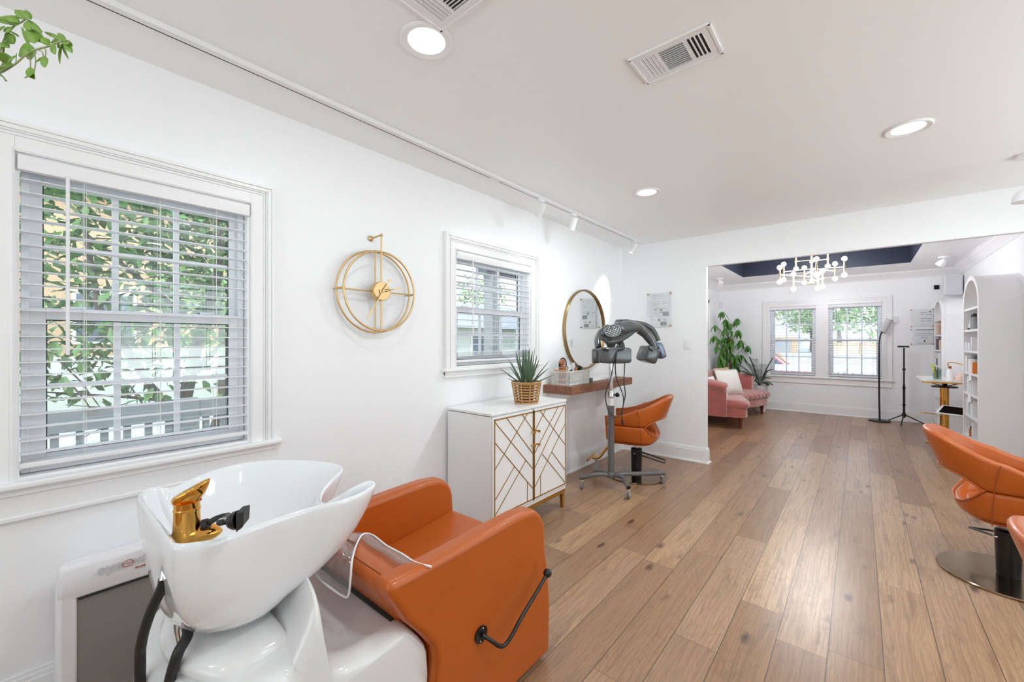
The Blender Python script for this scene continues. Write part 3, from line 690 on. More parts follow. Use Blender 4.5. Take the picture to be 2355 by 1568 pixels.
for i in range(25):
    s_ = -1+2*i/24; y = 1.285+.215*s_; xr = .215+.12*(1-math.sqrt(max(0, 1-(s_*.97)**2))); e = (1-abs(s_)**5) ** .5 if abs(s_) < 1 else 0
    rows.append([Vector((x if k > 2 else xr+(x-.215), y, z-(.03*(1-e)))) for k, (x, z) in enumerate([(.205,.535),(.212,.575),(.232,.592),(.40,.600),(.425,.60),(.43,.535)])])
B().loft(rows).build('platform', M['gelcoat'], bw, smooth=55, sub=1)
# bowl
rimpx = [(388,1236,.90),(405,1246,.90),(450,1243,.897),(510,1232,.892),(600,1200,.888),(700,1167,.889),(780,1148,.893),(835,1128,.897),(862,1108,.90),(848,1102,.902),(810,1118,.890),(770,1142,.856),(748,1153,.826),(738,1146,.822),(742,1125,.834),(765,1097,.852),
         (788,1074,.866),(770,1064,.874),(720,1057,.886),(640,1055,.897),(560,1062,.90),(500,1076,.90),(455,1092,.896),(420,1108,.888),(395,1118,.892),(375,1118,.902),(345,1118,.909),(320,1133,.911),(338,1166,.907),(368,1205,.902)]
R0 = [pt(x, y, Z=z) for x, y, z in rimpx]
rim = catmull(R0, 4, True); N = len(rim); cen = Vector((.40, 1.285, 0))
def inset(P_, d):
    out = []
    for i in range(N):
        t = (P_[(i+2) % N]-P_[i-2]); t.z = 0; t.normalize(); nn = Vector((-t.y, t.x, 0))
        out.append(P_[i]+nn*d)
    return out
area = sum(rim[i].x*rim[(i+1)%N].y-rim[(i+1)%N].x*rim[i].y for i in range(N)); sg = 1 if area > 0 else -1
def bot(p, c, ax, ay, z):
    d = Vector((p.x-c[0], p.y-c[1])); a = math.atan2(d.y, d.x); return Vector((c[0]+ax*math.cos(a), c[1]+ay*math.sin(a), z))
rings = []
inner = inset(rim, sg*.013); outer = inset(rim, -sg*.006)
ib = [bot(p, (.38, 1.28), .10, .11, .705) for p in rim]; ob = [bot(p, (.355, 1.275), .135, .165, .645) for p in rim]
for p, q in zip(outer, ob): p.z -= .010
for p in inner: p.z -= .010
def bez(a, c, b_, t): return a*(1-t)**2+c*(2*t*(1-t))+b_*t*t
K = 9
for j in range(K, -1, -1):
    t = j/K; row = []
    for p, q in zip(outer, ob):
        f = .30*max(0, min(1, (p.x-.2)/.4)); c_ = Vector((p.x*(1-f)+q.x*f, p.y*(1-f)+q.y*f, .70)); row.append(bez(p, c_, q, t))
    rings.append(row)
rings.append([p.copy() for p in rim])
for j in range(0, K+1):
    t = j/K; row = []
    for p, q in zip(inner, ib):
        c_ = Vector((p.x*.65+q.x*.35, p.y*.65+q.y*.35, .735)); row.append(bez(p, c_, q, t))
    rings.append(row)
ob0 = [cen.lerp(p, .0)*0+Vector((.36+(p.x-.36)*.86, 1.275+(p.y-1.275)*.86, .612)) for p in ob]
rings.insert(0, ob0)
bowl = B().loft(rings).build('wash_bowl', M['ceramic'], bw, smooth=70, sub=1)
B().cyl((.38,1.28,.7055), (.38,1.28,.709), .028, .024, 24).build('drain', M['chrome'], bowl, smooth=40)
# recessed hose channel moulding at the back
# faucet
fc = pt(430, 1232, Z=.872)
b = B(); Rt = Matrix.Rotation(-.10, 3, RIGHT.cross(UP))
b.lathe([(.001,-.06),(.030,-.06),(.030,.0),(.0275,.010),(.0255,.018),(.0245,.056),(.0255,.058),(.0255,.062),(.0238,.064),(.0245,.078),(.001,.078)], fc, 36)
fb = b.build('faucet', M['brass'], bw, smooth=35)
ax_ = (RIGHT*.9+FWD*.25).normalized(); ay_ = ax_.cross(UP).normalized()
rows = []
for k, (u, rz, h0) in enumerate(((-.030,.004,.086),(-.024,.020,.090),(-.010,.027,.098),(.008,.027,.107),(.024,.022,.115),(.038,.013,.121),(.047,.004,.124))):
    lowz = (.074,.072,.070,.070,.073,.094,.113)[k]; rows.append([fc+ax_*u*.92+ay_*(rz*.9*math.cos(a))+UP*((h0-.004)+.006*math.sin(a) if math.sin(a) >= 0 else (h0-.004)+(h0-.004-lowz)*math.sin(a)) for a in [2*math.pi*i/24 for i in range(24)]])
B().loft(rows).build('faucet_handle', M['brass'], fb, smooth=60)
b = B(); rows = []
for k, (u, rw, rh) in enumerate(((-.024,.022,.016),(.0,.031,.026),(.02,.031,.026),(.04,.026,.020),(.056,.017,.011),(.064,.006,.003))):
    rows.append([fc+ax_*u-ay_*.012+ay_*(rw*math.cos(a))+UP*(-.002+rh*math.sin(a)) for a in [2*math.pi*i/20 for i in range(20)]])
b.loft(rows).build('spout', M['brass'], fb, smooth=60)
B().sph(fc+ax_*.0255+UP*.080, .0035, 10).build('hot_mark', mat('red_dot', (190,40,30), .3), fb)
h0 = fc+ax_*.036+UP*.020+ay_*.0; 
hp = catmull([h0, h0+ax_*.02+UP*.012, h0+ax_*.045+UP*.017, pt(505,1201,D=.86), pt(523,1198,D=.86)], 5)
B().tube(hp, .0062, 12).build('sprayer_hose', M['rubber'], fb, smooth=60)
B().cyl(h0-ax_*.004, h0+ax_*.006+UP*.004, .013, .011, 16).build('hose_collar', M['rubber'], fb, smooth=40)
c0 = pt(506,1200,D=.86); c1 = pt(524,1197,D=.86); B().cyl(c0, c1, .0074, n=14).build('hose_fitting', M['chrome'], fb, smooth=40)
s0 = pt(526,1199,D=.86); ds = (c1-c0).normalized()
sp_ = B().lathe([(.001,0),(.007,0),(.0145,.004),(.0185,.012),(.0195,.022),(.001,.022)], (0,0,0), 24, 'Z', R=ds.to_track_quat('Z','Y').to_matrix()); sp_.v = [tuple(Vector(v)+s0) for v in sp_.v]
sh = sp_.build('spray_head', M['blackm'], fb, smooth=40)
e0 = s0+ds*.022; q0 = e0+UP*.028-ds*.004; 
B().loft([[e0+(UP*.021+ay_*dy) for dy in (-.019,.019)]+[e0-UP*.019+ay_*dy for dy in (.019,-.019)], [e0+ds*.017+UP*.022+ay_*dy for dy in (-.020,.020)]+[e0+ds*.015-UP*.008+ay_*dy for dy in (.020,-.020)]]).build('spray_guard', M['rubber'], sh, bevel=.002)
# hoses behind the bowl
b = B(); b.tube(catmull([pt(378,1330,D=.895), pt(372,1352,D=.90), pt(345,1410,D=.91), pt(325,1480,D=.93), pt(322,1560,D=.95), (.17,1.28,.10)], 6), .0105, 14); b.build('water_hose', M['rubber'], bw, smooth=60)
b = B(); b.tube(catmull([pt(420,1400,D=1.0), pt(432,1455,D=.96), pt(410,1500,D=.93), pt(392,1560,D=.93), pt(375,1650,D=.93)], 6), .0115, 14); b.build('water_hose', M['rubber'], bw, smooth=60)
B().tube(catmull([pt(380,1312,D=.90), pt(377,1334,D=.893)], 3), .009, 12).build('hose_ferrule', M['chrome'], bw, smooth=60)
B().tube(catmull([pt(407,1400,D=1.0), pt(410,1440,D=.99), pt(418,1480,D=.99)], 4), .009, 12).build('braided_hose', M['chrome'], bw, smooth=60)
b = B(); b.tube(catmull([pt(530,1425,D=1.10), pt(600,1412,D=1.12), pt(645,1392,D=1.14)], 4), .006, 8); b.build('drain_cable', M['rubber'], bw, smooth=60)
# clear cape draped over the backrest
cp = thing('clear_neck_drape', (.66, 1.2, .6), 'clear plastic drape with white edging hanging behind the tan wash chair', 'drape')
ed = catmull([pt(728,1322,Y=1.33), pt(748,1342,Y=1.26), pt(790,1371,Y=1.18), pt(802,1366,Y=1.16), pt(806,1330,Y=1.15), pt(810,1285,Y=1.17), pt(822,1247,Z=.634), pt(836,1228,Z=.636), pt(858,1231,Z=.632), pt(888,1254,Z=.634), pt(925,1274,Z=.636), pt(955,1293,Z=.638), pt(992,1303,Z=.636)], 5)
B().tube(ed, .0034, 8).build('white_edging', M['plasticw'], cp, smooth=60)
b = B(); n_ = len(ed)
def inn(i):
    t = i/(n_-1); p = ed[i]
    return p+(Vector((-.02, .16*(1-t)+.03, .05*(1-t))) if t < .5 else Vector((-.035, .04, -.006*0)))
b.loft([[ed[i] for i in range(n_)], [ed[i].lerp(inn(i), .5)+Vector((0,0,.004)) for i in range(n_)], [inn(i) for i in range(n_)]], closed=False); b.build('clear_sheet', M['clearp'], cp, smooth=80, solid=.0008)

# ---------------------------------------------------------------- floor sweeper vacuum
vc = thing('sweeper_vacuum', (.25, 2.0, 0), 'white upright floor vacuum with grey front panel standing against the wall', 'vacuum')
vx0, vx1, vy = .068, .43, 1.95
sec = []
def rr(x0, x1, z0, z1, r, n=6):
    o_ = []
    for cx, cz, a0 in ((x1-r, z0+r*0, -90), (x1-r, z1-r, 0), (x0+r, z1-r, 90), (x0+r, z0, 180)):
        if a0 in (-90, 180): o_ += [(x1, z0)] if a0 == -90 else [(x0, z0)]
        else: o_ += [(cx+r*math.cos(math.radians(a0+90*i/n)), cz+r*math.sin(math.radians(a0+90*i/n))) for i in range(n+1)]
    return o_
def vsec(y, z1, ins): return [Vector((x, y, z)) for x, z in rr(vx0+ins, vx1-ins, 0.0, z1-ins, .03)]
b = B(); b.loft([vsec(1.975,.575,.004), vsec(1.985,.585,0), vsec(2.04,.565,0), vsec(2.12,.51,0), vsec(2.185,.46,.0), vsec(2.19,.455,.004)])
vb = b.build('body', M['vacwhite'], vc, smooth=50)
yf = 1.975
b = B(); b.box((vx0+.002, 1.95, 0.0), (vx0+.042, yf+.01, .50)); b.box((vx1-.042, 1.95, 0), (vx1-.002, yf+.01, .50))
b.prism([(1.952,.468),(1.947,.50),(1.949,.545),(1.957,.571),(1.978,.583),(1.99,.575),(1.99,.468)], vx0+.002, vx1-.002, 'X')
b.box((vx0+.03, 1.949, .0), (vx1-.03, yf, .055)); b.build('front_frame', M['vacwhite'], vc, bevel=.008, bseg=3)
B().box((vx0+.040, 1.957, .10), (vx1-.040, 1.976, .466)).build('waste_bin', M['vacgrey'], vc, bevel=.003)
b = B(); b.loft([[Vector((vx0+.042+(.356-.08)*i/20, 1.953-.0*i, .135-.0+.05*math.sin(math.pi*i/20)-.055)) for i in range(21)]+[Vector((vx1-.042-(.356-.08)*i/20, 1.953, .06)) for i in range(21)],
                 [Vector((vx0+.042+(.356-.08)*i/20, 1.97, .135+.05*math.sin(math.pi*i/20)-.055)) for i in range(21)]+[Vector((vx1-.042-(.356-.08)*i/20, 1.97, .06)) for i in range(21)]])
b.build('lower_cover', M['vacgrey'], vc)
B().box((vx0+.045, 1.95, .463), (vx1-.045, 1.96, .469)).build('handle_slot', M['gasket'], vc)
lo = pt(222, 1324, Y=1.946); Mx = lambda dx, dz: frame_M(lo+Vector((dx, 0, dz)), (1,0,0), (0,0,1))
put_text('lettering', 'eye', .048, Mx(0, 0), M['letter'], vc); put_text('lettering', 'vac', .048, Mx(.090, .0), M['letter'], vc)
put_text('small_lettering', 'PROFESSIONAL', .0098, Mx(.096, -.017), M['rust'], vc)
c_ = lo+Vector((.077, -.001, .011)); b = B(); b.tube([c_+Vector((.0135*math.cos(a), 0, .0115*math.sin(a))) for a in [2*math.pi*i/32 for i in range(32)]], .0011, 6, closed=True)
b.tube([c_+Vector(p) for p in ((-.013,0,0),(-.005,0,0),(-.002,0,.007),(.001,0,-.007),(.004,0,.002),(.006,0,0),(.013,0,0))], .0007, 6); b.build('pulse_emblem', M['rust'], vc)
cb = B().tube(catmull([(vx0-.003,2.17,.05),(.03,2.15,.035),(-.03,2.12,.016),(-.12,2.05,.008),(-.25,2.0,.008)], 6), .005, 8).tube(catmull([(vx0-.003,2.18,.03),(.03,2.17,.03),(-.05,2.16,.008),(-.16,2.12,.008)], 6), .004, 8).build('power_cable', M['cord'], None, smooth=60)
tag(cb, 'white power cables trailing on the floor left of the white vacuum', 'cable')

# ---------------------------------------------------------------- wall clock
ck = thing('wall_clock', (1.33, YL, 1.6), 'round double-ring gold wall clock with tapered hands, between the two near windows', 'clock')
c0 = pt(862, 671, Y=2.175); R_ = .237
cA = Vector((1.332, 2.178, 1.598)); cF = Vector((1.332, 2.115, 1.598))
def ringY(c, r, rad): return [c+Vector((r*math.cos(2*math.pi*i/64), 0, r*math.sin(2*math.pi*i/64))) for i in range(64)]
B().tube(ringY(cA, .237, 0), .006, 10, closed=True).build('rear_ring', M['clockgold'], ck, smooth=60)
B().tube(ringY(cF, .228, 0), .006, 10, closed=True).build('front_ring', M['clockgold'], ck, smooth=60)
b = B()
for c_, L1 in ((cA, .247), (cF, .236)): b.cyl(c_+Vector((0,0,-L1)), c_+Vector((0,0,L1)), .005, n=10)
b.cyl(cF+Vector((0,0,.236)), cF+Vector((0,0,.325)), .0042, n=10)
b.cyl((1.332-.242,2.16,1.598), (1.332+.235,2.135,1.598), .0045, n=10)
for s_ in (1,-1): b.cyl(cA+Vector((s_*.237,.0,0)), cF+Vector((s_*.228,0,0)), .0065, n=10)
for s_ in (1,-1): b.cyl(cA+Vector((s_*.236,0,0)), cA+Vector((s_*.236,.034,0)), .004, n=8)
b.build('cross_rods', M['clockgold'], ck, smooth=60)
B().lathe([(.001,0),(.052,0),(.055,.003),(.055,.045),(.001,.045)], (1.332,2.103,1.598), 40, 'Y').build('movement_case', M['clockgold'], ck, smooth=40)
def hand(ang, L1, tail, y, w_, nm):
    d = Vector((math.sin(ang), 0, math.cos(ang))); s = Vector((math.cos(ang), 0, -math.sin(ang))); c = Vector((1.332, y, 1.598)); b = B()
    pr = [(-tail, .010), (-tail+.012, .010), (-tail+.022, .0025), (0, .0035), (L1*.62, .0018), (L1*.68, w_), (L1*.74, w_*.8), (L1, .0006)]
    l = [c+d*u+s*v for u, v in pr]+[c+d*u-s*v for u, v in reversed(pr)]
    b.loft([l, [p+Vector((0,-.0018,0)) for p in l]]); b.build(nm, M['clockgold'], ck)
hand(math.radians(212), .205, .085, 2.096, .007, 'minute_hand'); hand(math.radians(77), .135, .02, 2.0995, .007, 'hour_hand')
B().lathe([(.001,-.004),(.008,-.004),(.008,.01),(.001,.01)], (1.332,2.094,1.598), 16, 'Y').build('centre_cap', M['clockgold'], ck, smooth=40)
b = B(); b.lathe([(.001,-.008),(.012,-.008),(.017,0),(.012,.006),(.001,.006)], (1.318,2.203,1.915), 20, 'Y'); b.cyl((1.318,2.20,1.915), cF+Vector((0,0,.325)), .005, n=10); b.sph(cF+Vector((0,0,.325)), .009, 12)
b.build('hanging_hook', M['clockgold'], ck, smooth=60)

# ---------------------------------------------------------------- cabinet
cx0, cx1, cy0, cy1, cz0, cz1 = 1.895, 2.762, 1.780, 2.185, .145, .850
cab = thing('accent_cabinet', (2.33, 1.98, 0), 'white two-door cabinet with gold geometric inlay under the small window', 'cabinet')
b = B(); b.box((cx0, cy0, cz0), (cx1, cy1, cz1-.022)); b.build('body', M['lacq'], cab, bevel=.002)
B().box((cx0-.002, cy0-.012, cz1-.018), (cx1+.002, cy1, cz1)).build('cabinet_top', M['lacq'], cab, bevel=.003)
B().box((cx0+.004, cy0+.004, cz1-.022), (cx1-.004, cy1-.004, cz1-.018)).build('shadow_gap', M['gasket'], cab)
b = B(); z0 = cz0-.032
b.box((cx0+.01, cy0+.004, z0), (cx1-.002, cy0+.026, cz0)); b.box((cx0+.01, cy1-.03, z0), (cx1-.002, cy1-.01, cz0)); b.box((cx0+.01, cy0+.026, z0), (cx0+.034, cy1-.03, cz0)); b.box((cx1-.026, cy0+.026, z0), (cx1-.002, cy1-.03, cz0))
bs = b.build('base_frame', M['paintgold'], cab)
for x in (cx0+.03, cx1-.022):
    for y in (cy0+.016, cy1-.02):
        B().loft([[Vector((x+sx*.018, y+sy*.012, z0)) for sx, sy in ((-1,-1),(1,-1),(1,1),(-1,1))], [Vector((x+sx*.011+.0, y+sy*.010, 0)) for sx, sy in ((-1,-1),(1,-1),(1,1),(-1,1))]]).build('leg', M['paintgold'], cab)
# doors: inlay coordinates measured on each door face, u 0..1 left-right, v 0..1 bottom-top
dl = (1.913, 2.322, .190, .812); dr_ = (2.330, 2.738, .190, .812)
def clip01(u0, v0, u1, v1): return u0, v0, u1, v1
LL = [(0,1,1,.42),(.0,.77,.98,.115),(.0,.465,.87,1.0),(.26,1,1,.60),(.67,1,1,.815),(0,.165,.50,.555),(0,.0,.80,.62),(.82,.24,.82,.01)]
RR = [(.0,.59,.35,.995),(.14,1,.97,.54),(.0,.27,.74,1.0),(.0,.435,.0,.435),(.02,.10,.97,.94),(.0,.055,.97,1.0),(.55,.44,.97,.215),(.24,.445,.97,.01),(.20,.24,.20,.01)]
LL = [(0,.985,1,.34),(0,.776,1,.117),(0,.48,.85,1),(.28,1,1,.51),(.68,1,1,.78),(0,.167,.49,.453),(0,.01,.79,.475),(.83,.228,.83,.0)]
RR = [(.0,.76,.36,1),(.16,1,1,.486),(.0,.51,.76,1),(.0,.34,.97,1),(.0,.12,1,.77),(.24,.48,1,.01),(.535,.466,1,.167),(.19,.23,.19,0)]
def door(dd, lines, nm):
    u0, u1, z0, z1 = dd; y = cy0-.016
    d = B().box((u0-.012, y, z0-.012), (u1+.012, cy0-.001, z1+.012)).build('door', M['lacq'], cab, bevel=.0015)
    b = B(); t = .0075
    b.box((u0, y-.003, z0), (u0+t, y, z1)); b.box((u1-t, y-.003, z0), (u1, y, z1)); b.box((u0, y-.003, z0), (u1, y, z0+t)); b.box((u0, y-.003, z1-t), (u1, y, z1))
    for a, c, e, g in lines:
        p = Vector((u0+(u1-u0)*a, y-.0012, z0+(z1-z0)*max(0,c))); q = Vector((u0+(u1-u0)*e, y-.0012, z0+(z1-z0)*g))
        if (p-q).length < .01: continue
        b.bar(p, q, .0026, .0052, up=(q-p).cross(Vector((0,1,0))))
    b.build('gold_inlay', M['paintgold'], d); return d
dL = door(dl, LL, 'l'); dR = door(dr_, RR, 'r')
for x, dd in ((2.300, dL), (2.353, dR)):
    hz0, hz1 = .578, .672; y = cy0-.016
    h = B().cyl((x, y-.030, hz0-.02), (x, y-.030, hz1+.02), .0062, n=14).build('handle', M['acrylic'], dd, smooth=40)
    for z in (hz0, hz1): B().cyl((x, y, z), (x, y-.034, z), .0055, n=12).cyl((x, y-.030, z-.008), (x, y-.030, z+.008), .0085, n=14).build('handle_post', M['brass'], h, smooth=40)

# ---------------------------------------------------------------- aloe plant on the cabinet
px, py = 2.415, 1.90; pz = cz1
al = thing('potted_aloe', (px, py, pz), 'spiky aloe in an open rattan basket pot on the white cabinet', 'plant')
Rb = lambda z: .078+.026*(z/.155)
b = B()
for i, z in enumerate([.006,.024,.046,.066,.086,.106,.126,.143,.155]):
    r = Rb(z)+(.004 if i in (0,8) else 0)
    b.tube([(px+r*math.cos(a), py+r*math.sin(a), pz+z) for a in [2*math.pi*k/40 for k in range(40)]], .0052 if i not in (7,8) else .006, 8, closed=True)
for k in range(10):
    a = 2*math.pi*k/10+.3; b.tube([(px+(Rb(z)+.006)*math.cos(a), py+(Rb(z)+.006)*math.sin(a), pz+z) for z in (0,.05,.1,.158)], .0042, 6)
b.build('rattan_basket', M['rattan'], al, smooth=60)
B().lathe([(.001,.004),(.050,.004),(.062,.125),(.058,.125),(.054,.115),(.001,.115)], (px,py,pz), 32).build('inner_pot', M['soil'], al, smooth=40)
b = B(); random.seed(3)
for i in range(34):
    a = i*2.399+random.uniform(-.2,.2); k = i/34; el = math.radians(84-58*k**1.1+random.uniform(-6,6))
    d = Vector((math.cos(a)*math.cos(el), math.sin(a)*math.cos(el), math.sin(el))); L_ = .30-.10*k+random.uniform(-.03,.03)
    p0 = Vector((px+.02*math.cos(a), py+.02*math.sin(a), pz+.12)); rings_ = []; u = d.cross(UP).normalized(); v = u.cross(d).normalized()
    for j in range(8):
        t = j/7; c = p0+d*(L_*t)-Vector((0,0,1))*(L_*.16*k*t*t)+v*(L_*.05*(t*t)); wd = .0125*(1-t)**.7*(1+.5*t)+.0006; th = wd*.38
        rings_.append([c+u*wd*math.cos(q)+v*(th*math.sin(q) + (wd*.25*math.cos(q)**2)) for q in [2*math.pi*m_/8 for m_ in range(8)]])
    b.loft(rings_)
b.build('leaves', M['aloe'], al, smooth=50)

# ---------------------------------------------------------------- floating shelf, mirror and things on it
sx0, sx1, sy0, sz0, sz1 = 3.055, 4.30, 1.905, .838, .912
sh = thing('floating_shelf', (3.68, YL, .9), 'chunky brown wood wall shelf on white brackets under the round mirror', 'shelf')
b = B(); b.box((sx0, sy0, sz0), (sx1, YL, sz1)); b.build('shelf_board', M['shelfwood'], sh, bevel=.003)
for x in (3.12, 4.05):
    pr = [(YL,.835),(1.975,.835),(1.975,.815),(2.0,.805),(2.02,.79),(2.045,.785),(2.07,.76),(2.09,.72),(2.12,.69),(2.13,.665),(2.15,.655),(2.155,.63),(2.175,.60),(YL,.60)]
    B().prism(pr, x, x+.055, 'X').build('bracket', M['trim'], sh, bevel=.003)
B().box((sx0+.02, 2.19, .56), (sx0+.13, YL, .835)).build('bracket_plate', M['trim'], sh, bevel=.002)
mr = thing('round_mirror', (3.81, YL, 1.42), 'large round wall mirror in a thin antique gold frame above the shelf', 'mirror')
mc = Vector((3.79, YL, 1.432)); mrad = .408
B().lathe([(mrad-.012,-.03),(mrad,-.032),(mrad+.005,-.026),(mrad+.005,0),(mrad-.012,0)], mc, 96, 'Y').build('frame_fill', M['gold'], mr) if False else None
b = B(); n = 96; prr = [(mrad-.010,-.012),(mrad-.010,-.028),(mrad-.004,-.034),(mrad+.004,-.034),(mrad+.008,-.028),(mrad+.008,-.001),(mrad-.010,-.001)]
b.loft([[mc+Vector((r*math.cos(2*math.pi*i/n), h, r*math.sin(2*math.pi*i/n))) for r, h in prr] for i in range(n)], loop=True); b.build('mirror_frame', M['antique'], mr, smooth=40)
B().lathe([(.001,-.014),(mrad-.008,-.014),(mrad-.008,-.002),(.001,-.002)], mc, 96, 'Y').build('mirror_glass', M['mirror'], mr)

def lathe_thing(name, prof, c, m, label, cat, group=None, cap=None, capm='black'):
    t = thing(name, c, label, cat, group); B().lathe(prof, c, 20).build('bottle' if cap else 'body', M[m] if isinstance(m, str) else m, t, smooth=40)
    if cap: B().lathe(cap, c, 20).build('cap', M[capm], t, smooth=40)
    return t
bx0, bx1, by0, by1 = 3.10, 3.44, 1.955, 2.15; bz = sz1
bk = thing('wicker_basket', (3.27, 2.05, bz), 'white wicker basket of hair products at the near end of the wood shelf', 'basket')
b = B()
def rect_ring(z, o): return [(bx0-o, by0-o, z), (bx1+o, by0-o, z), (bx1+o, by1+o, z), (bx0-o, by1+o, z)]
for z in (.004,.012,.05,.118,.126): b.tube([Vector(p)+Vector((0,0,bz)) for p in rect_ring(z, z*.05)], .004 if z != .05 else .002, 6, closed=True)
def wallpts(n_, f):
    for i in range(n_):
        t = i/(n_-1)
        yield f(t)
for (ax, ay, cx_, cy_, n_) in ((bx0,by0,bx1,by0,38),(bx0,by1,bx1,by1,38),(bx0,by0,bx0,by1,22),(bx1,by0,bx1,by1,22)):
    for i in range(n_):
        t = i/(n_-1); x = ax+(cx_-ax)*t; y = ay+(cy_-ay)*t; ox = (x-(bx0+bx1)/2)*.03; oy = (y-(by0+by1)/2)*.04; b.tube([(x,y,bz+.006),(x+ox,y+oy,bz+.122)], .0022, 5)
    b.tube([(ax+(cx_-ax)*t, ay+(cy_-ay)*t, bz+.10-.05*math.sin(math.pi*t)) for t in [k/12 for k in range(13)]], .003, 5)
b.box((bx0,by0,bz+.001),(bx1,by1,bz+.004)); b.build('woven_body', M['cord'], bk)
B().cyl((bx0-.004,by0+.03,bz+.132),(bx0-.004,by1-.03,bz+.132), .0065, n=10).build('wooden_handle', M['rattan'], bk, smooth=40); B().cyl((bx1+.004,by0+.03,bz+.132),(bx1+.004,by1-.03,bz+.132), .0065, n=10).build('wooden_handle', M['rattan'], bk, smooth=40)
# amber spray bottle
c = Vector((3.165, 2.07, bz+.006)); t = thing('spray_bottle', c, 'amber trigger spray bottle standing in the white basket', 'spray bottle')
B().box(c+Vector((-.026,-.026,0)), c+Vector((.026,.026,.155))).build('bottle', M['amber'], t, bevel=.006); B().cyl(c+UP*.155, c+UP*.175, .015, .013).build('neck', M['amber'], t, smooth=40)
B().prism([(-.045,.205),(-.05,.20),(-.048,.188),(-.02,.19),(-.016,.174),(.018,.174),(.024,.195),(.018,.222),(-.02,.225)], -.012, .012).build('trigger', M['amber'], t, bevel=.003)
tt = t; [setattr(k, 'location', c) for k in kids(t) if k.name.startswith('trigger')]
c = Vector((3.245, 2.12, bz+.006)); t = thing('hand_mirror', c, 'round black-rimmed hand mirror upright in the basket', 'hand mirror')
B().tube([c+Vector((.055*math.cos(a), 0, .175+.055*math.sin(a))) for a in [2*math.pi*i/32 for i in range(32)]], .008, 8, closed=True).build('rim', M['black'], t, smooth=60)
B().lathe([(.001,-.003),(.052,-.003),(.052,.003),(.001,.003)], c+UP*.175, 32, 'Y').build('glass', M['mirror'], t); B().cyl(c, c+UP*.12, .008).build('handle', M['black'], t, smooth=40)
for (x, y, h, r, m, cm, lab) in ((3.215,2.03,.165,.02,'acrylic','plasticw','clear pump bottle beside the amber sprayer in the basket'),(3.27,2.02,.19,.018,'acrylic','plasticw','tall clear bottle in the middle of the basket'),
                              (3.315,2.10,.16,.022,'plasticw','plasticw','white bottle behind the orange-topped one in the basket'),(3.33,2.03,.135,.02,'plasticw','orangep','white bottle with bright orange cap in the basket'),
                              (3.375,2.08,.16,.021,'plasticw','plasticw','white capped bottle near the right end of the basket'),(3.40,2.03,.15,.022,'plasticw','black','squat bottle with a broad black cap at the right end of the basket'),
                              (3.295,2.06,.13,.014,'black','black','small black bottle left of the orange cap')):
    c = Vector((x,y,bz+.006)); lathe_thing('product_bottle', [(.001,0),(r,0),(r,h*.72),(r*.6,h*.8),(.001,h*.8)], c, m, lab, 'bottle', 'bottles in the white basket', [(.001,h*.78),(r*.8,h*.78),(r*.8,h),(.001,h)], cm)
c = Vector((3.36, 2.0, bz+.006)); o = B().tube([c+Vector((.03*math.cos(a), .004*a, .13+.03*math.sin(a))) for a in [.5*k for k in range(20)]], .004, 8).build('coiled_cable', M['black'], None, smooth=60); tag(o, 'coiled black cable on top of the basket contents', 'cable')
o = B().box((3.475,1.965,bz),(3.535,2.03,bz+.042)).build('small_box', M['green'], None, bevel=.002); tag(o, 'small dark green box on the wood shelf right of the basket', 'box')
o = B().box((3.56,1.99,bz),(4.05,2.16,bz+.028)).build('flat_case', M['lacq'], None, bevel=.006); tag(o, 'low flat white tray lying on the wood shelf', 'tray')

# acrylic certificate frames
def cert(T, u0, u1, z0, z1, label, sheets, loc, post='gold'):
    t = thing('certificate_frame', loc, label, 'frame'); 
    B(T).box((u0, .022, z0), (u1, .026, z1)).build('acrylic_panel', M['acrylic'], t)
    for u in (u0+.012, u1-.012):
        for z in (z0+.012, z1-.012): B(T).box((u-.007, 0, z-.007), (u+.007, .034, z+.007)).build('standoff', M[post], t, bevel=.003)
    for su0, su1, sz0_, sz1_, marks in sheets:
        s = B(T).box((su0, .014, sz0_), (su1, .0155, sz1_)).build('paper_sheet', M['paper'], t)
        b = B(T); bd = B(T); W_ = su1-su0; H_ = sz1_-sz0_
        for mk in marks:
            (bd if len(mk) > 4 else b).box((su0+W_*mk[0], .0156, sz0_+H_*mk[1]), (su0+W_*mk[2], .0160, sz0_+H_*mk[3]))
        if b.v: b.build('grey_print', M['ink'], s)
        if bd.v: bd.build('dark_print', M['inkd'], s)
    return t
u = lambda y: -y
ua, ub = -1.890, -1.610; W_ = ub-ua
lines = [(.08,.88,.35,.90),(.08,.80,.5,.81),(.6,.80,.9,.81),(.08,.66,.30,.68),(.4,.66,.62,.67),(.08,.5,.4,.51),(.1,.40,.5,.41),(.1,.3,.45,.31),(.6,.28,.9,.29),(.6,.36,.9,.37),(.6,.44,.9,.45),(.08,.2,.5,.21),(.55,.9,.57,.95,1)]
s1 = (ua+.05, ub-.015, 1.69, 1.85, lines)
s2 = (ua+.06, ub-.02, 1.58, 1.685, [(.6,.12,.95,.6),(.08,.8,.28,.86,1),(.45,.65,.6,.9),(.45,.5,.6,.55),(.08,.5,.3,.52),(.08,.4,.3,.42),(.68,.8,.9,.83)])
s3 = (ua+.055, ub-.04, 1.475, 1.578, [(.55,.1,.92,.52),(.02,.7,.06,.76,1),(.15,.7,.2,.76,1),(.38,.6,.52,.85),(.7,.7,.9,.76),(.15,.3,.35,.32),(.15,.2,.35,.22)])
cert(TD, ua, ub, 1.475, 1.862, 'clear acrylic frame holding stacked paper licences beside the dryer, near the switch', [s1, s2, s3], (XD, 1.74, 1.67))
sw = thing('light_switch', (XD, 1.45, 1.28), 'single white rocker light switch on the wall left of the wide opening', 'light switch')
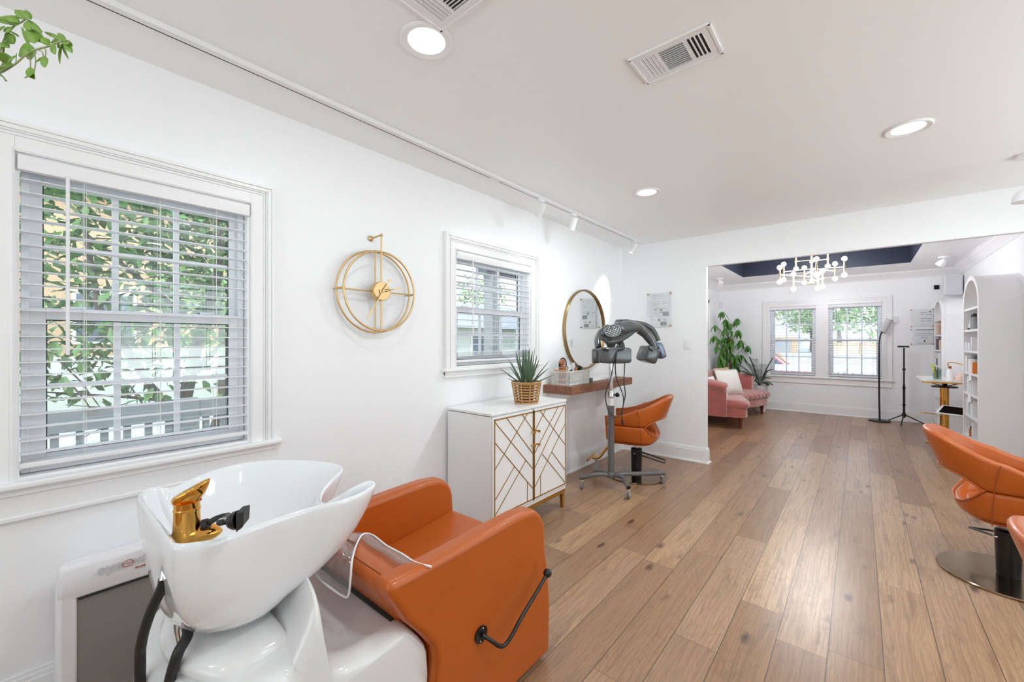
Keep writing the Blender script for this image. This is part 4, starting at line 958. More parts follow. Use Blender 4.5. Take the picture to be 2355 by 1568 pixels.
B(TD).box((-1.478,0,1.222),(-1.408,.007,1.336)).build('switch_plate', M['plasticw'], sw, bevel=.002); B(TD).box((-1.459,.007,1.247),(-1.427,.012,1.311)).build('rocker', M['trim'], sw, bevel=.001)

# ---------------------------------------------------------------- ceiling fittings
def recessed(x, y, label, grp='recessed ceiling lights', pw=1.0):
    t = thing('recessed_light', (x, y, ZC), label, 'ceiling light', grp)
    B().lathe([(.066,ZC-.0005),(.098,ZC-.0005),(.098,ZC-.005),(.092,ZC-.009),(.070,ZC-.004),(.066,ZC+.0)], (x,y,0), 48).build('trim_ring', M['plasticw'], t, smooth=30)
    B().lathe([(.001,ZC-.003),(.067,ZC-.003),(.067,ZC-.001),(.001,ZC-.001)], (x,y,0), 40).build('diffuser', M['lamp'], t)
    l = bpy.data.lights.new('recessed_lamp', 'AREA'); l.shape = 'DISK'; l.size = .13; l.energy = LAMP_W*pw; l.color = LAMP_COL
    lo_ = bpy.data.objects.new('recessed_lamp', l); SC.collection.objects.link(lo_); lo_.location = (x, y, ZC-.012); lo_.parent = t; lo_.matrix_parent_inverse = t.matrix_basis.inverted(); return t
labs = ['large-looking round recessed light near the top centre, beside the cut-off vent', 'round recessed ceiling light above the hair dryer, smallest of the three', 'round recessed ceiling light at the right of the picture', 'recessed ceiling light above the camera, right of the top centre one', 'recessed ceiling light behind the wash bowl, on the window side', 'recessed ceiling light behind the camera, away from the windows', 'recessed ceiling light near the right-hand wall, beside the camera', 'recessed ceiling light near the right-hand wall, beyond the salon chairs']
for i, (x, y) in enumerate(LIGHTS): recessed(x, y, labs[i], 'recessed ceiling lights', (.45, 1.5, 1.6, 1.2, .4, .6, .9, 1.4)[i])
def vent(x0, x1, y0, y1, label, loc, flip=False):
    """grille on the ceiling, long side along Y"""
    t = thing('ceiling_vent', (loc[0], loc[1], ZC), label, 'air vent'); z1 = ZC-.0005; z0 = ZC-.010
    L_ = y1-y0; f = .03
    segs = [(y0+f, y0+f+L_*.20), (y0+f+L_*.24, y1-f-L_*.24), (y1-f-L_*.20, y1-f)]
    us = [y0]+[q for s in segs for q in s]+[y1]; b = B()
    b.box((x0,y0,z0+.003),(x0+f,y1,z1)); b.box((x1-f,y0,z0+.003),(x1,y1,z1))
    for a, c_ in ((us[0],us[1]),(us[2],us[3]),(us[4],us[5]),(us[6],us[7])): b.box((x0+f,a,z0+.003),(x1-f,c_,z1))
    for a in ((x0-.003,y0-.003,x0+.006,y1+.003),(x1-.006,y0-.003,x1+.003,y1+.003),(x0,y0-.003,x1,y0+.006),(x0,y1-.006,x1,y1+.003)): b.box((a[0],a[1],z0),(a[2],a[3],z1))
    b.build('grille_frame', M['plasticw'], t)
    B().box((x0+.02,y0+.02,z1-.0012),(x1-.02,y1-.02,z1)).build('duct', M['duct'], t)
    def vane(b, p, q, ax):
        (xa,ya),(xb,yb) = p, q
        if ax == 'y': b.add([(xa,ya,z0+.002),(xb,ya,z0+.002),(xb,yb+.004,z1-.0015),(xa,yb+.004,z1-.0015),(xa,ya+.0015,z0+.002),(xb,ya+.0015,z0+.002),(xb,yb+.0055,z1-.0015),(xa,yb+.0055,z1-.0015)], [(0,1,2,3),(7,6,5,4),(0,4,5,1),(3,2,6,7),(0,3,7,4),(1,5,6,2)])
    for k, (a, c_) in enumerate(segs):
        b = B()
        if k == 1:
            m_ = 11
            for i in range(m_):
                x = x0+f+(x1-x0-2*f)*(i+.5)/m_; b.box((x-.0010, a, z0+.003), (x+.0010, c_, z1-.0015))
        else:
            m_ = 4; dd = (c_-a)/m_
            for i in range(m_+1):
                y = a+dd*i; s_ = -1 if k == 2 else -1
                b.box((x0+f, y-.002 if i else y, z0+.002), (x1-f, y+.002, z1-.0015))
                if (k == 2) and i < m_: vane(b, (x0+f, y), (x1-f, y+dd*.62), 'y')
        b.build('louvres', M['plasticw'], t)
    return t
vent(1.562, 1.757, .408, .706, 'white rectangular ceiling vent right of the near recessed light', (1.657, .557))
vent(.78, .975, .86, 1.158, 'white ceiling vent cut off by the top edge of the frame', (.81, 1.0))
# track
tr = thing('track_rail', (2.3, 1.905, ZC), 'long white ceiling track running parallel to the window wall', 'lighting track')
ty = 1.905
b = B(); b.box((-1.2, ty-.018, ZC-.022), (2.065, ty+.018, ZC-.0003)); b.box((2.10, ty-.018, ZC-.022), (4.46, ty+.018, ZC-.0003)); b.build('track', M['plasticw'], tr, bevel=.001)
B().box((2.045, ty-.0185, ZC-.0235), (2.12, ty+.0185, ZC-.0003)).build('joiner', M['plasticw'], tr); B().box((4.44, ty-.0185, ZC-.0235), (4.50, ty+.0185, ZC-.0003)).build('end_cap', M['plasticw'], tr, bevel=.002)
b = B(); b.box((-1.2, ty+.0105, ZC-.0226), (2.04, ty+.0150, ZC-.0219)); b.box((2.13, ty+.0105, ZC-.0226), (4.43, ty+.0150, ZC-.0219)); b.build('conductor_slot', M['duct'], tr)
def tspot(x, aim, label, lit=True, y=ty, power=SPOT_W):
    p = Vector((x, y, ZC-.022)); t = thing('track_spotlight', p, label, 'spotlight', 'white track spotlights')
    B().box(p+Vector((-.035,-.017,-.022)), p+Vector((.035,.017,-.0003))).build('adapter', M['plasticw'], t, bevel=.003)
    j = p+Vector((.012,0,-.062)); B().cyl(p+Vector((.012,0,-.02)), j, .006).build('swivel', M['plasticw'], t, smooth=40)
    d = (Vector(aim)-j).normalized(); a0 = j-d*.032; a1 = j+d*.078; b = B()
    Rm = d.to_track_quat('Z','Y').to_matrix()
    b.lathe([(.001,0),(.022,0),(.0275,.003),(.0285,.008),(.0285,.108),(.0265,.11),(.024,.106),(.001,.104)], a0, 28, 'Z', R=Rm); b.build('lamp_head', M['plasticw'], t, smooth=40)
    e0 = a0+Rm@Vector((0,0,.1045)); B().cyl(e0, e0+d*.001, .0235, n=24).build('lens', M['lamp'] if lit else M['acrylic'], t)
    if lit:
        l = bpy.data.lights.new('spot_lamp', 'SPOT'); l.energy = power; l.spot_size = math.radians(50); l.spot_blend = 1.0; l.shadow_soft_size = .02; l.color = LAMP_COL
        o = bpy.data.objects.new('spot_lamp', l); SC.collection.objects.link(o); o.location = e0+d*.004; o.rotation_euler = d.to_track_quat('-Z','Y').to_euler(); o.parent = t; o.matrix_parent_inverse = t.matrix_basis.inverted()
    return t
tspot(2.60, (2.72, 2.21, 1.98), 'white track spotlight nearest the camera, lit and angled to the wall', power=9)
tspot(3.08, (3.20, 2.21, 1.72), 'middle one of the three white track spotlights, its open back end showing')
tspot(4.345, (4.17, 2.21, 1.72), 'lit white track spotlight at the far end of the track')
# end of a second fitting cut by the right edge
q = pt(2350, 446, X=3.9); t = thing('ceiling_spotlight', (q.x, q.y, ZC), 'pale dome spotlight cut off by the right edge of the frame', 'spotlight')
dm = Matrix.Rotation(.35, 3, 'Y'); qq = q+RIGHT*.03
B().lathe([(.001,-.0),(.062,.0),(.058,.03),(.042,.06),(.018,.075),(.001,.078)], qq-UP*.045, 28).build('dome_shade', M['vacwhite'], t, smooth=50)
B().cyl(qq+UP*.03, (qq.x, qq.y, ZC-.02), .008).build('stem', M['plasticw'], t, smooth=40); B().cyl((qq.x, qq.y, ZC-.02), (qq.x, qq.y, ZC-.0003), .05, n=28).build('ceiling_rose', M['plasticw'], t, smooth=40)
# ---------------------------------------------------------------- hair processor on a wheeled stand
D0 = 3.657
def q(px, py, D=D0): return pt(px, py, D=D)
hub = Vector((3.361, 1.688, .125))
hp_ = thing('hair_processor', (3.361, 1.688, 0), 'dark grey infrared hair processor with arched arms on a wheeled stand before the mirror', 'hair dryer')
ends = [((3.197,1.884), (3.25,1.80,.125), 'l'), ((3.248,1.478), (3.345,1.57,.128), 'f'), ((3.776,1.388), (3.56,1.53,.115), 'r'), ((3.705,2.018), (3.47,1.90,.09), 'b')]
for (ex, ey), mid, _ in ends:
    e = Vector((ex, ey, .098)); m_ = Vector(mid); d = (e-m_).normalized()
    lg = B().tube(catmull([hub+Vector((0,0,-.01)), hub.lerp(m_, .5)+Vector((0,0,.004)), m_, m_.lerp(e,.6), e+d*.02], 5), [.019]*25 if False else .0195, 14).build('leg', M['grey'], hp_, smooth=50)
    B().cyl(e+d*.0195, e+d*.0235, .019, .017, 14).build('end_cap', M['black'], lg, smooth=40)
    c = B(); a = random.uniform(0, 6.28); f = Vector((math.cos(a), math.sin(a), 0)); s_ = Vector((-f.y, f.x, 0))
    c.cyl(e+Vector((0,0,-.018)), e+Vector((0,0,-.030)), .015, .017, 14); c.bar(e+s_*.013+Vector((0,0,-.03)), e+s_*.013+f*.014+Vector((0,0,-.078)), .018, .003, up=s_); c.bar(e-s_*.013+Vector((0,0,-.03)), e-s_*.013+f*.014+Vector((0,0,-.078)), .018, .003, up=s_)
    cs = c.build('caster_fork', M['chrome'], lg, smooth=40)
    w_ = e+f*.014; w_.z = .0265; B().cyl(w_-s_*.009, w_+s_*.009, .0265, n=20).build('wheel', mat('grey_wheel', (120,120,122), .4) if 'gw' not in M else M['gw'], lg, smooth=40, bevel=.003)
    M.setdefault('gw', bpy.data.materials['grey_wheel'])
B().lathe([(.001,.10),(.036,.10),(.040,.125),(.038,.14),(.033,.15),(.001,.15)], (hub.x,hub.y,0), 28).build('hub', M['grey'], hp_, smooth=40)
zt0, zt1, zt2, zt3 = q(1408,932).z, q(1408,915).z, q(1408,903).z, q(1405,812).z
B().cyl((hub.x,hub.y,.14), (hub.x,hub.y,zt0), .0285, n=28).build('lower_pole', M['grey'], hp_, smooth=40)
B().cyl((hub.x,hub.y,zt0), (hub.x,hub.y,zt1), .0255, n=28).build('label_band', M['plasticw'], hp_, smooth=40)
B().lathe([(.020,zt1),(.028,zt1),(.028,zt2+.01),(.024,zt2+.02),(.019,zt2+.02)], (hub.x,hub.y,0), 28).build('collar', M['chrome'], hp_, smooth=40)
k0 = Vector((hub.x,hub.y,(zt1+zt2)/2+.004)); b = B(); b.cyl(k0+RIGHT*.026, k0+RIGHT*.045, .009, n=12); b.sph(k0+RIGHT*.056, .021, 16, (.8,1,1)); b.build('height_knob', M['black'], hp_, smooth=60)
B().cyl((hub.x,hub.y,zt1), (hub.x,hub.y,zt3+.04), .0175, n=24).build('upper_pole', M['chrome'], hp_, smooth=40)
hx = Vector((hub.x, hub.y, 0))
B().loft([B().ring(Vector((hub.x,hub.y,z)), RIGHT, FWD, r1, r2, 20) for z, r1, r2 in ((zt3-.005,.024,.024),(zt3+.04,.027,.027),(zt3+.075,.040,.03),(zt3+.10,.062,.045),(zt3+.125,.080,.06))]).build('neck', M['greyd'], hp_, smooth=60)
def remesh(o, vox, it=6):
    m = o.modifiers.new('r', 'REMESH'); m.mode = 'VOXEL'; m.voxel_size = vox; m.use_smooth_shade = True
    s = o.modifiers.new('s', 'SMOOTH'); s.iterations = it; s.factor = .6; return o
def frameR(tilt=0, yaw=0, roll=0):
    base = Matrix((RIGHT, FWD, UP)).transposed()
    return base @ Matrix.Rotation(yaw, 3, 'Z') @ Matrix.Rotation(roll, 3, 'Y') @ Matrix.Rotation(tilt, 3, 'X')
PX = D0/FPX
b = B()
b.sph(q(1407,767,3.64), 1, 28, (.112,.115,.052), R=frameR(tilt=-.50, roll=-.30))
b.tube([q(1398,768,3.62), q(1425,756,3.68), q(1447,752,3.74), q(1466,753,3.80), q(1484,768,3.84), q(1498,788,3.86)], [.060,.066,.060,.050,.040,.030], 20)
b.tube([q(1386,775,3.62), q(1400,787,3.60), q(1420,783,3.63), q(1440,774,3.68), q(1458,762,3.74)], [.022,.026,.026,.022,.018], 14)
b.tube([q(1418,742,3.80), q(1440,742,3.85), q(1458,744,3.86)], [.03,.036,.03], 14)
remesh(b.build('shell', M['greyd'], hp_), .0055, 5)
# lip around the control panel
cc = q(1409,764,3.545); Rc = frameR(tilt=.98, roll=-.28)
rg = lambda c, r1, r2, k=36: [c+Rc@Vector((r1*math.cos(2*math.pi*i/k), r2*math.sin(2*math.pi*i/k), 0)) for i in range(k)]
B().tube(rg(cc+Rc@Vector((0,0,.020)), .066, .058), .0065, 8, closed=True).build('panel_lip', M['grey'], hp_, smooth=60)
pn = B().loft([rg(cc+Rc@Vector((0,0,.005)), .062, .054), rg(cc+Rc@Vector((0,0,.022)), .062, .054)]).build('control_panel', M['rubber'], hp_, smooth=30)
b = B()
for i in range(-4, 5):
    for j in range(-3, 4):
        x, y = i*.0125, j*.0145
        if (x/.054)**2+(y/.046)**2 < 1 and (i+j) % 2 == 0: c = cc+Rc@Vector((x, y, .0225)); b.add([c+Rc@Vector((a, d, e)) for a, d, e in ((-.0032,-.0034,0),(.0032,-.0034,0),(.0032,.0034,0),(-.0032,.0034,0),(-.0032,-.0034,.0015),(.0032,-.0034,.0015),(.0032,.0034,.0015),(-.0032,.0034,.0015))], [(0,3,2,1),(4,5,6,7),(0,1,5,4),(1,2,6,5),(2,3,7,6),(3,0,4,7)])
o = b.build('buttons', M['plasticw'], pn); o['kind'] = 'stuff'
def vents(px, py, D, n, dx, dy, L, R, nm='vent_slots', w_=.0034, par=hp_):
    b = B()
    for i in range(n):
        c = q(px+dx*i, py+dy*i, D); b.tube([c+R@Vector((0,0,-L/2)), c+R@Vector((.004,0,0)), c+R@Vector((0,0,L/2))], w_, 6)
    return b.build(nm, M['black'], par, smooth=60)
vents(1437,749,3.655, 6, 1.0, 3.3, .032, frameR(roll=1.2)); vents(1412,743,3.69, 9, 2.1, -.6, .010, frameR(roll=.15)); vents(1382,770,3.60, 5, 1.0, -5, .014, frameR(roll=1.1))
# arms
def flatarm(pts, ws, th, nm, mat_='greyd'):
    pts = catmull(pts, 5); m_ = len(pts); rows = []
    for i, p in enumerate(pts):
        d = (pts[min(i+1,m_-1)]-pts[max(i-1,0)]).normalized(); u = FWD.cross(d).normalized(); v = d.cross(u); w_ = ws[0]+(ws[1]-ws[0])*i/(m_-1)
        rows.append([p+u*(w_*math.copysign(abs(math.cos(a))**.6, math.cos(a)))+v*(th*math.copysign(abs(math.sin(a))**.6, math.sin(a))) for a in [2*math.pi*k/16 for k in range(16)]])
    return B().loft(rows).build(nm, M[mat_], hp_, smooth=60)
flatarm([q(1462,752,3.80), q(1480,762,3.83), q(1495,778,3.85), q(1505,800,3.86)], (.045,.030), .035, 'arm')
flatarm([q(1460,744,3.95), q(1482,748,4.0), q(1500,760,4.02), q(1513,785,4.0)], (.030,.022), .05, 'arm')
flatarm([q(1395,752,3.90), q(1380,764,3.86), q(1374,782,3.80), q(1376,802,3.75)], (.020,.026), .05, 'arm')
flatarm([q(1425,785,3.70), q(1428,795,3.68), q(1428,803,3.62)], (.03,.035), .025, 'arm')
B().sph(q(1495,754,4.0), .026, 14, (1.2,1,.8), R=frameR(roll=.6)).build('arm_cap', M['grey'], hp_, smooth=60)
# heater pods
def pod(px, py, D, sx, sy, sz, R, nm='heater_pod', m='greyd', taper=.85):
    c = q(px, py, D); rings = []
    for t, k in ((-1,.80),(-.85,.95),(-.4,1.0),(.4,1.0),(.85,.95),(1,.80)):
        rings.append([c+R@Vector((sx/2*t, sy/2*k*math.copysign(abs(math.cos(a))**.35, math.cos(a)), sz/2*k*math.copysign(abs(math.sin(a))**.35, math.sin(a)))) for a in [2*math.pi*(i+.5)/24 for i in range(24)]])
    return B().loft(rings).build(nm, M[m], hp_, smooth=50, bevel=.004)
p1 = pod(1413,817,3.50, .275,.085,.138, frameR(yaw=.06)); p2 = pod(1371,818,3.64, .075,.16,.132, frameR(yaw=-.15)); p3 = pod(1490,815,3.80, .125,.20,.150, frameR(yaw=.2, roll=.35)); p4_ = pod(1513,806,3.92, .060,.17,.155, frameR(yaw=.2, roll=-.36), m='steelblue')
vents(1386,803,3.440, 5, 3.0, 0.6, .026, frameR(roll=-.15), par=p1); vents(1421,806,3.440, 5, 3.3, -1.0, .026, frameR(roll=.35), par=p1); vents(1491,800,3.685, 5, 2.4, 1.6, .022, frameR(roll=-.5), par=p3)
cd = B(); cd.tube(catmull([q(1417,795,3.56), q(1417,815,3.44), q(1410,841,3.44), q(1404,872,3.45), q(1393,904,3.46), q(1396,935,3.47), q(1407,955,3.47), q(1418,960,3.47), q(1430,946,3.47), q(1434,918,3.47), q(1428,895,3.47), q(1418,872,3.46), q(1415,840,3.45), q(1418,815,3.45), q(1420,795,3.56)], 6), .0042, 8)
cd.tube(catmull([q(1437,832,3.50), q(1436,855,3.48), q(1435,878,3.48), q(1438,906,3.48), q(1434,929,3.48), q(1430,950,3.48), q(1431,968,3.48)], 6), .0042, 8)
cd = cd.build('power_cord', M['black'], hp_, smooth=60)
B().cyl(q(1431,966,3.48), q(1432,976,3.48), .008, .010, 12).build('plug', M['black'], cd, smooth=40)

# ---------------------------------------------------------------- styling chairs
def upath(s_, z):
    k = (z-.33)/.47; W_ = .250+.055*k; Rb = .155+.16*k; y0 = -.03; yf = .245+.015*k; a = abs(s_)
    sg_ = 1 if s_ >= 0 else -1
    if a < .5:
        ph = a/.5*math.pi/2; x = W_*math.sin(ph)**.85; y = y0-Rb*math.cos(ph)**.8 if math.cos(ph) > 0 else y0
        return Vector((sg_*x, y, z))
    return Vector((sg_*(W_-.012*((a-.5)/.5)**2), y0+(a-.5)/.5*(yf-y0), z))
def interp(xs, ys, x):
    x = abs(x)
    for i in range(len(xs)-1):
        if x <= xs[i+1]:
            t = (x-xs[i])/(xs[i+1]-xs[i]); t = t*t*(3-2*t); return ys[i]+(ys[i+1]-ys[i])*t
    return ys[-1]
ztop = lambda s_: .60+.20/(1+(abs(s_)/.44)**3.4)-.010*abs(s_)
SH = .40
zlo = lambda s_: .415+.105*min(1, abs(s_)/SH)**3.0; zup = lambda s_: .595-.075*min(1, abs(s_)/SH)**4
zbot = lambda s_: .352+.02*abs(s_)
def band(z0f, z1f, th, n=72, smax=1.0):
    rows = []
    for i in range(n+1):
        s_ = -smax+2*smax*i/n; za, zb = z0f(s_), z1f(s_); row = []
        e = min(1, (1-abs(s_)/smax)/.03+.25) if smax == 1 else 1; r = min(.022, (zb-za)*.45, th*.45)
        prof_ = []
        for cxn, cz, a0 in ((th/2-r, zb-r, 0), (-th/2+r, zb-r, 90), (-th/2+r, za+r, 180), (th/2-r, za+r, 270)):
            for k in range(4): a = math.radians(a0+30*k); prof_.append((cxn+r*math.cos(a), cz+r*math.sin(a)))
        # side subdivisions
        full = []
        for k in range(len(prof_)):
            full.append(prof_[k]); nx = prof_[(k+1) % len(prof_)]
            if abs(nx[1]-prof_[k][1]) > .05:
                for t in (.2,.4,.6,.8): full.append((prof_[k][0]+(nx[0]-prof_[k][0])*t, prof_[k][1]+(nx[1]-prof_[k][1])*t))
            elif k in (3, 11) or abs(nx[1]-prof_[k][1]) <= .05 and abs(nx[0]-prof_[k][0]) < 1e-6:
                for t in (.2,.4,.6,.8): full.append((prof_[k][0]+(nx[0]-prof_[k][0])*t, prof_[k][1]+(nx[1]-prof_[k][1])*t))
        row = []
        for o_, z in prof_:
            p = upath(s_, z); d = upath(min(1, s_+.01), z)-upath(max(-1, s_-.01), z); d.z = 0; d.normalize(); nn = Vector((d.y, -d.x, 0)); row.append(p+nn*o_*e-nn*(th/2))
        rows.append(row)
    return rows
PUMP = {}
def make_chair():
    t = thing('styling_chair', (0,0,0), 'x', 'salon chair', 'tan leather styling chairs')
    sh_ = B().loft(band(zup, ztop, .050)).build('backrest_shell', M['orange'], t, smooth=60)
    B().loft(band(zbot, zlo, .058)).build('seat_shell', M['orange'], t, smooth=60)
    b = B()
    for s0 in (SH+.02, -SH-.02):
        pts = []
        for k in range(14):
            z = .34+(ztop(s0*1.15)-.345)*k/13; sx = s0*(1+.15*k/13); p = upath(sx, z); d = upath(sx+.01, z)-upath(sx-.01, z); d.z = 0; d.normalize(); pts.append(p+Vector((d.y,-d.x,0))*.0018)
        b.tube(pts, .0020, 6)
        b.tube([p+Vector((0,0,0)) for p in [upath(math.copysign(a, s0), .415-.0*a)+Vector((math.copysign(.001, s0),0,0)) for a in (.42,.5,.6,.7,.8,.9,.99)]], .0014, 6)
    b.build('seam', M['orange_dark'], t)
    pp = []
    for f_z, sgn in ((zup, 1), (zlo, -1)):
        row = []
        for k in range(41):
            s_ = sgn*(-SH+2*SH*k/40); z = f_z(s_); p = upath(s_, z); d = upath(s_+.01, z)-upath(s_-.01, z); d.z = 0; d.normalize(); row.append(p+Vector((d.y,-d.x,0))*(-.003))
        pp += row
    B().tube(pp, .0055, 8, closed=True).build('opening_piping', M['orange'], t, smooth=60)
    out = [upath(-.97+1.94*i/30, .36) for i in range(31)]
    def sc(k, z): return [Vector((p.x*k, p.y*k+.012*(1-k), z+((.10*(p.y-.05)) if z > .4 else 0))) for p in out]
    B().loft([sc(.80,.345), sc(.86,.352), sc(.84,.425), sc(.80,.437), sc(.6,.440)]).build('seat_cushion', M['orange'], t, smooth=50, bevel=.006)
    B().loft([sc(.85,.340), sc(.9,.356)]).build('seat_base', M['orange'], t)
    B().cyl((0,0,.25), (0,0,.344), .016, n=20).build('piston', M['chrome'], t, smooth=40)
    B().lathe([(.001,.018),(.046,.018),(.047,.03),(.054,.25),(.053,.262),(.045,.268),(.001,.268)], (0,0,0), 32).build('pump_column', M['blackm'], t, smooth=40)
    B().lathe([(.001,0),(.279,0),(.281,.003),(.281,.009),(.277,.013),(.06,.018),(.001,.018)], (0,0,0), 96).build('round_base', M['champ'], t, smooth=25)
    pb = B().tube([(-.058,.01,.225),(-.058,-.05,.215),(-.052,-.245,.17),(-.044,-.262,.166),(.044,-.262,.166),(.052,-.245,.17),(.058,-.05,.215),(.058,.01,.225)], .0065, 10).build('pump_bar', M['black'], t, smooth=60)
    B().cyl((-.064,.008,.225), (.064,.008,.225), .009, n=14).build('pump_axle', M['chrome'], pb, smooth=40)
    fr = B().tube(catmull([(0,.16,.342),(0,.24,.29),(.0,.315,.20),(.0,.37,.125),(.0,.44,.115)], 5), .013, 12).build('footrest_arm', M['brass'], t, smooth=60)
    B().tube([(-.14,.455,.135),(-.13,.455,.12),(.13,.455,.12),(.14,.455,.135)], .0095, 10).build('footrest_bar', M['brass'], fr, smooth=60)
    return t
ch = make_chair(); ch['label'] = 'tan leather salon chair facing the round mirror behind the hair dryer stand'
c2 = copy_tree(ch); c2['label'] = 'tan salon chair on a round champagne base at the right edge, back opening visible'
c3 = copy_tree(ch); c3['label'] = 'nearest tan salon chair, only its pale-lit corner showing at the lower right edge'
ch.location = (3.855, 1.665, 0); ch.rotation_euler.z = math.radians(14)
c2.location = (3.503, -.628, 0); c2.rotation_euler.z = math.radians(176)
for k_ in kids(c2):
    if k_.name.startswith('pump_bar'): k_.rotation_euler.z = math.radians(-71)
dc = pt(2320, 1200, Z=.78)-pt(2150, 985, Z=.80)+pt(2320, 1205, Z=.78)-pt(2252, 1155, Z=.78)
c3.location = (3.503+dc.x, -.628+dc.y, 0); c3.rotation_euler.z = math.radians(180)

# ---------------------------------------------------------------- trailing plant near the camera
Dp = .80; tp = thing('trailing_plant', pt(-90, 150, D=Dp), 'trailing succulent with small rounded green leaves hanging into the top left corner', 'plant')
def qp(px, py, dd=0): return pt(px, py, D=Dp+dd)
b = B()
stems = [[(-60,170,0),(-20,140,0),(0,118,0),(10,90,.01),(30,62,.01),(50,50,.0),(60,42,0)], [(-60,190,.0),(0,168,.01),(35,147,0),(60,125,0),(80,115,.0),(112,106,0),(135,97,0),(146,94,0)], [(-40,180,.02),(5,150,.02),(8,118,.01),(10,100,0)], [(-30,175,0),(0,172,0),(14,186,0)]]
for s_ in stems: b.tube(catmull([qp(*p) for p in s_], 5), .0016, 7)
b.build('stems', M['stem'], tp, smooth=60)
lv_ = [((58,43),(34,20),12),((54,42),(8,30),9),((45,52),(18,38),14),((42,54),(-12,38),14),((42,57),(22,53),9),((20,50),(-15,48),13),((62,45),(97,73),9),((60,50),(72,68),15),((66,64),(80,96),21),((60,62),(97,95),14),((50,62),(69,106),9),((14,76),(33,100),20),((78,72),(103,92),11),((58,24),(72,42),9),((44,24),(70,40),9),
       ((145,94),(101,67),8),((142,92),(155,97),9),((147,95),(157,98),10),((148,97),(167,119),10),((146,98),(158,134),13),((143,100),(138,144),10),((136,99),(118,93),13),((132,101),(140,110),9),((133,77),(152,92),9),
       ((80,115),(43,120),25),((78,116),(70,136),17),((100,130),(104,151),13),((103,135),(83,141),9),((70,155),(80,181),18),((78,168),(55,177),14),((30,150),(-8,166),30),((3,120),(20,146),17),((38,122),(36,146),8),((36,128),(18,142),7),((0,112),(-20,128),18),((-5,160),(-45,175),24),((10,60),(-25,80),16),((112,104),(96,84),13),((120,101),(128,122),12),((64,124),(52,104),14),((30,64),(8,72),14),((24,72),(44,84),12),((0,100),(22,108),15),((146,95),(168,104),10)]
b = B(); st = B()
for i, (a, e, w_) in enumerate(lv_):
    dd = random.uniform(-.02,.02); p0 = qp(a[0], a[1], 0); p1 = qp(e[0], e[1], dd); L_ = (p1-p0).length
    b.leaf(p0, p1-p0, (-FWD*1.0+UP*random.uniform(.0,.9)+RIGHT*random.uniform(-.4,.4)), L_, w_*Dp/FPX*1.35, .08, n=7, tip=.25, fold=random.uniform(-.1,.25))
b.build('leaves', M['leaf_l'], tp, smooth=60, solid=.0009)
for a, e in (((60,125),(70,155)),((85,114),(100,130)),((100,108),(103,135)),((78,118),(78,168)),((60,45),(97,73))): st.tube(catmull([qp(*a), qp((a[0]+e[0])/2+4,(a[1]+e[1])/2-3), qp(*e)], 4), .001, 5)
st.build('leaf_stalks', M['stem'], tp, smooth=60)
pc = pt(-190, 190, D=Dp)
B().lathe([(.001,-.07),(.05,-.07),(.075,.05),(.071,.05),(.066,.03),(.001,.03)], pc, 32).build('hanging_pot', M['white_pot'], tp, smooth=40)
b = B()
for s_ in stems: p = qp(s_[0][0], s_[0][1], 0); b.tube([p, p.lerp(pc, .5)+Vector((0,0,.02)), pc+Vector((0,0,.03))], .0022, 6)
for k in range(3): a = k*2.09; b.tube([pc+Vector((.074*math.cos(a), .074*math.sin(a), .045)), (pc.x, pc.y, ZC-.02)], .0012, 6)
b.cyl((pc.x,pc.y,ZC-.03),(pc.x,pc.y,ZC),.004); b.build('hanger_cords', M['cord'], tp)
# ================================================================== FAR ROOM
# ---------------------------------------------------------------- pink settee
so = thing('pink_settee', (7.7, 1.7, 0), 'rose pink velvet settee with channelled seat and nailhead trim, seen through the opening', 'sofa')
path = catmull([(6.86,1.53),(6.84,1.78),(6.89,1.95),(7.08,2.03),(7.7,2.04),(8.35,2.03),(8.54,1.93),(8.60,1.78),(8.58,1.49)], 7)
path = [Vector((p[0], p[1], 0)) for p in path]; m_ = len(path); L_ = [0]
for i in range(1, m_): L_.append(L_[-1]+(path[i]-path[i-1]).length)
rows = []; roll = []
for i, p in enumerate(path):
    t = L_[i]/L_[-1]; d = (path[min(i+1,m_-1)]-path[max(i-1,0)]).normalized(); nn = Vector((-d.y, d.x, 0)) # outward (left of travel)
    top = .64+.13*math.sin(math.pi*t)**.7; sc_ = .004*abs(math.sin(L_[i]*math.pi/.10))
    wk = .065+.03*max(0, 1-t/.2); rows.append([p+nn*wk+UP*.17, p+nn*wk+UP*(top*.6), p+nn*wk+UP*(top-.02), p+nn*.04+UP*(top+.02), p-nn*.01+UP*(top+.03), p-nn*.05+UP*(top+.01), p-nn*(.066+sc_)+UP*(top-.05), p-nn*(.066+sc_)+UP*.45, p-nn*.06+UP*.17])
    roll.append(p+nn*(wk-.01)+UP*(top-.045))
B().loft(rows).build('back_and_arms', M['rose'], so, smooth=60)
b = B(); b.tube(roll, .062, 16); b.build('rolled_edge', M['rose'], so, smooth=60)
def front(u): return 1.30+.19*math.exp(-((u-.50)/.20)**2)-.03*math.exp(-((u-.06)/.08)**2)-.06*math.exp(-((u-.97)/.1)**2)
nch = 15; NU = nch*8; x0s, x1s = 6.80, 8.66
def cut(u):     # round the plan corners
    e = max(0, .05-u, u-.95)/.05; return .10*e*e
def seatfn(vs):
    rows = []
    for i in range(NU+1):
        u = i/NU; X_ = x0s+(x1s-x0s)*u; fy = front(u)+cut(u); bump = abs(math.sin(math.pi*u*nch))**.6; row = []
        for y_, z_, k in vs(fy): row.append(Vector((X_, y_-(0 if k == 0 else .016*bump*k), z_+.014*bump*(1 if k == 0 else .4))))
        rows.append(row)
    return rows
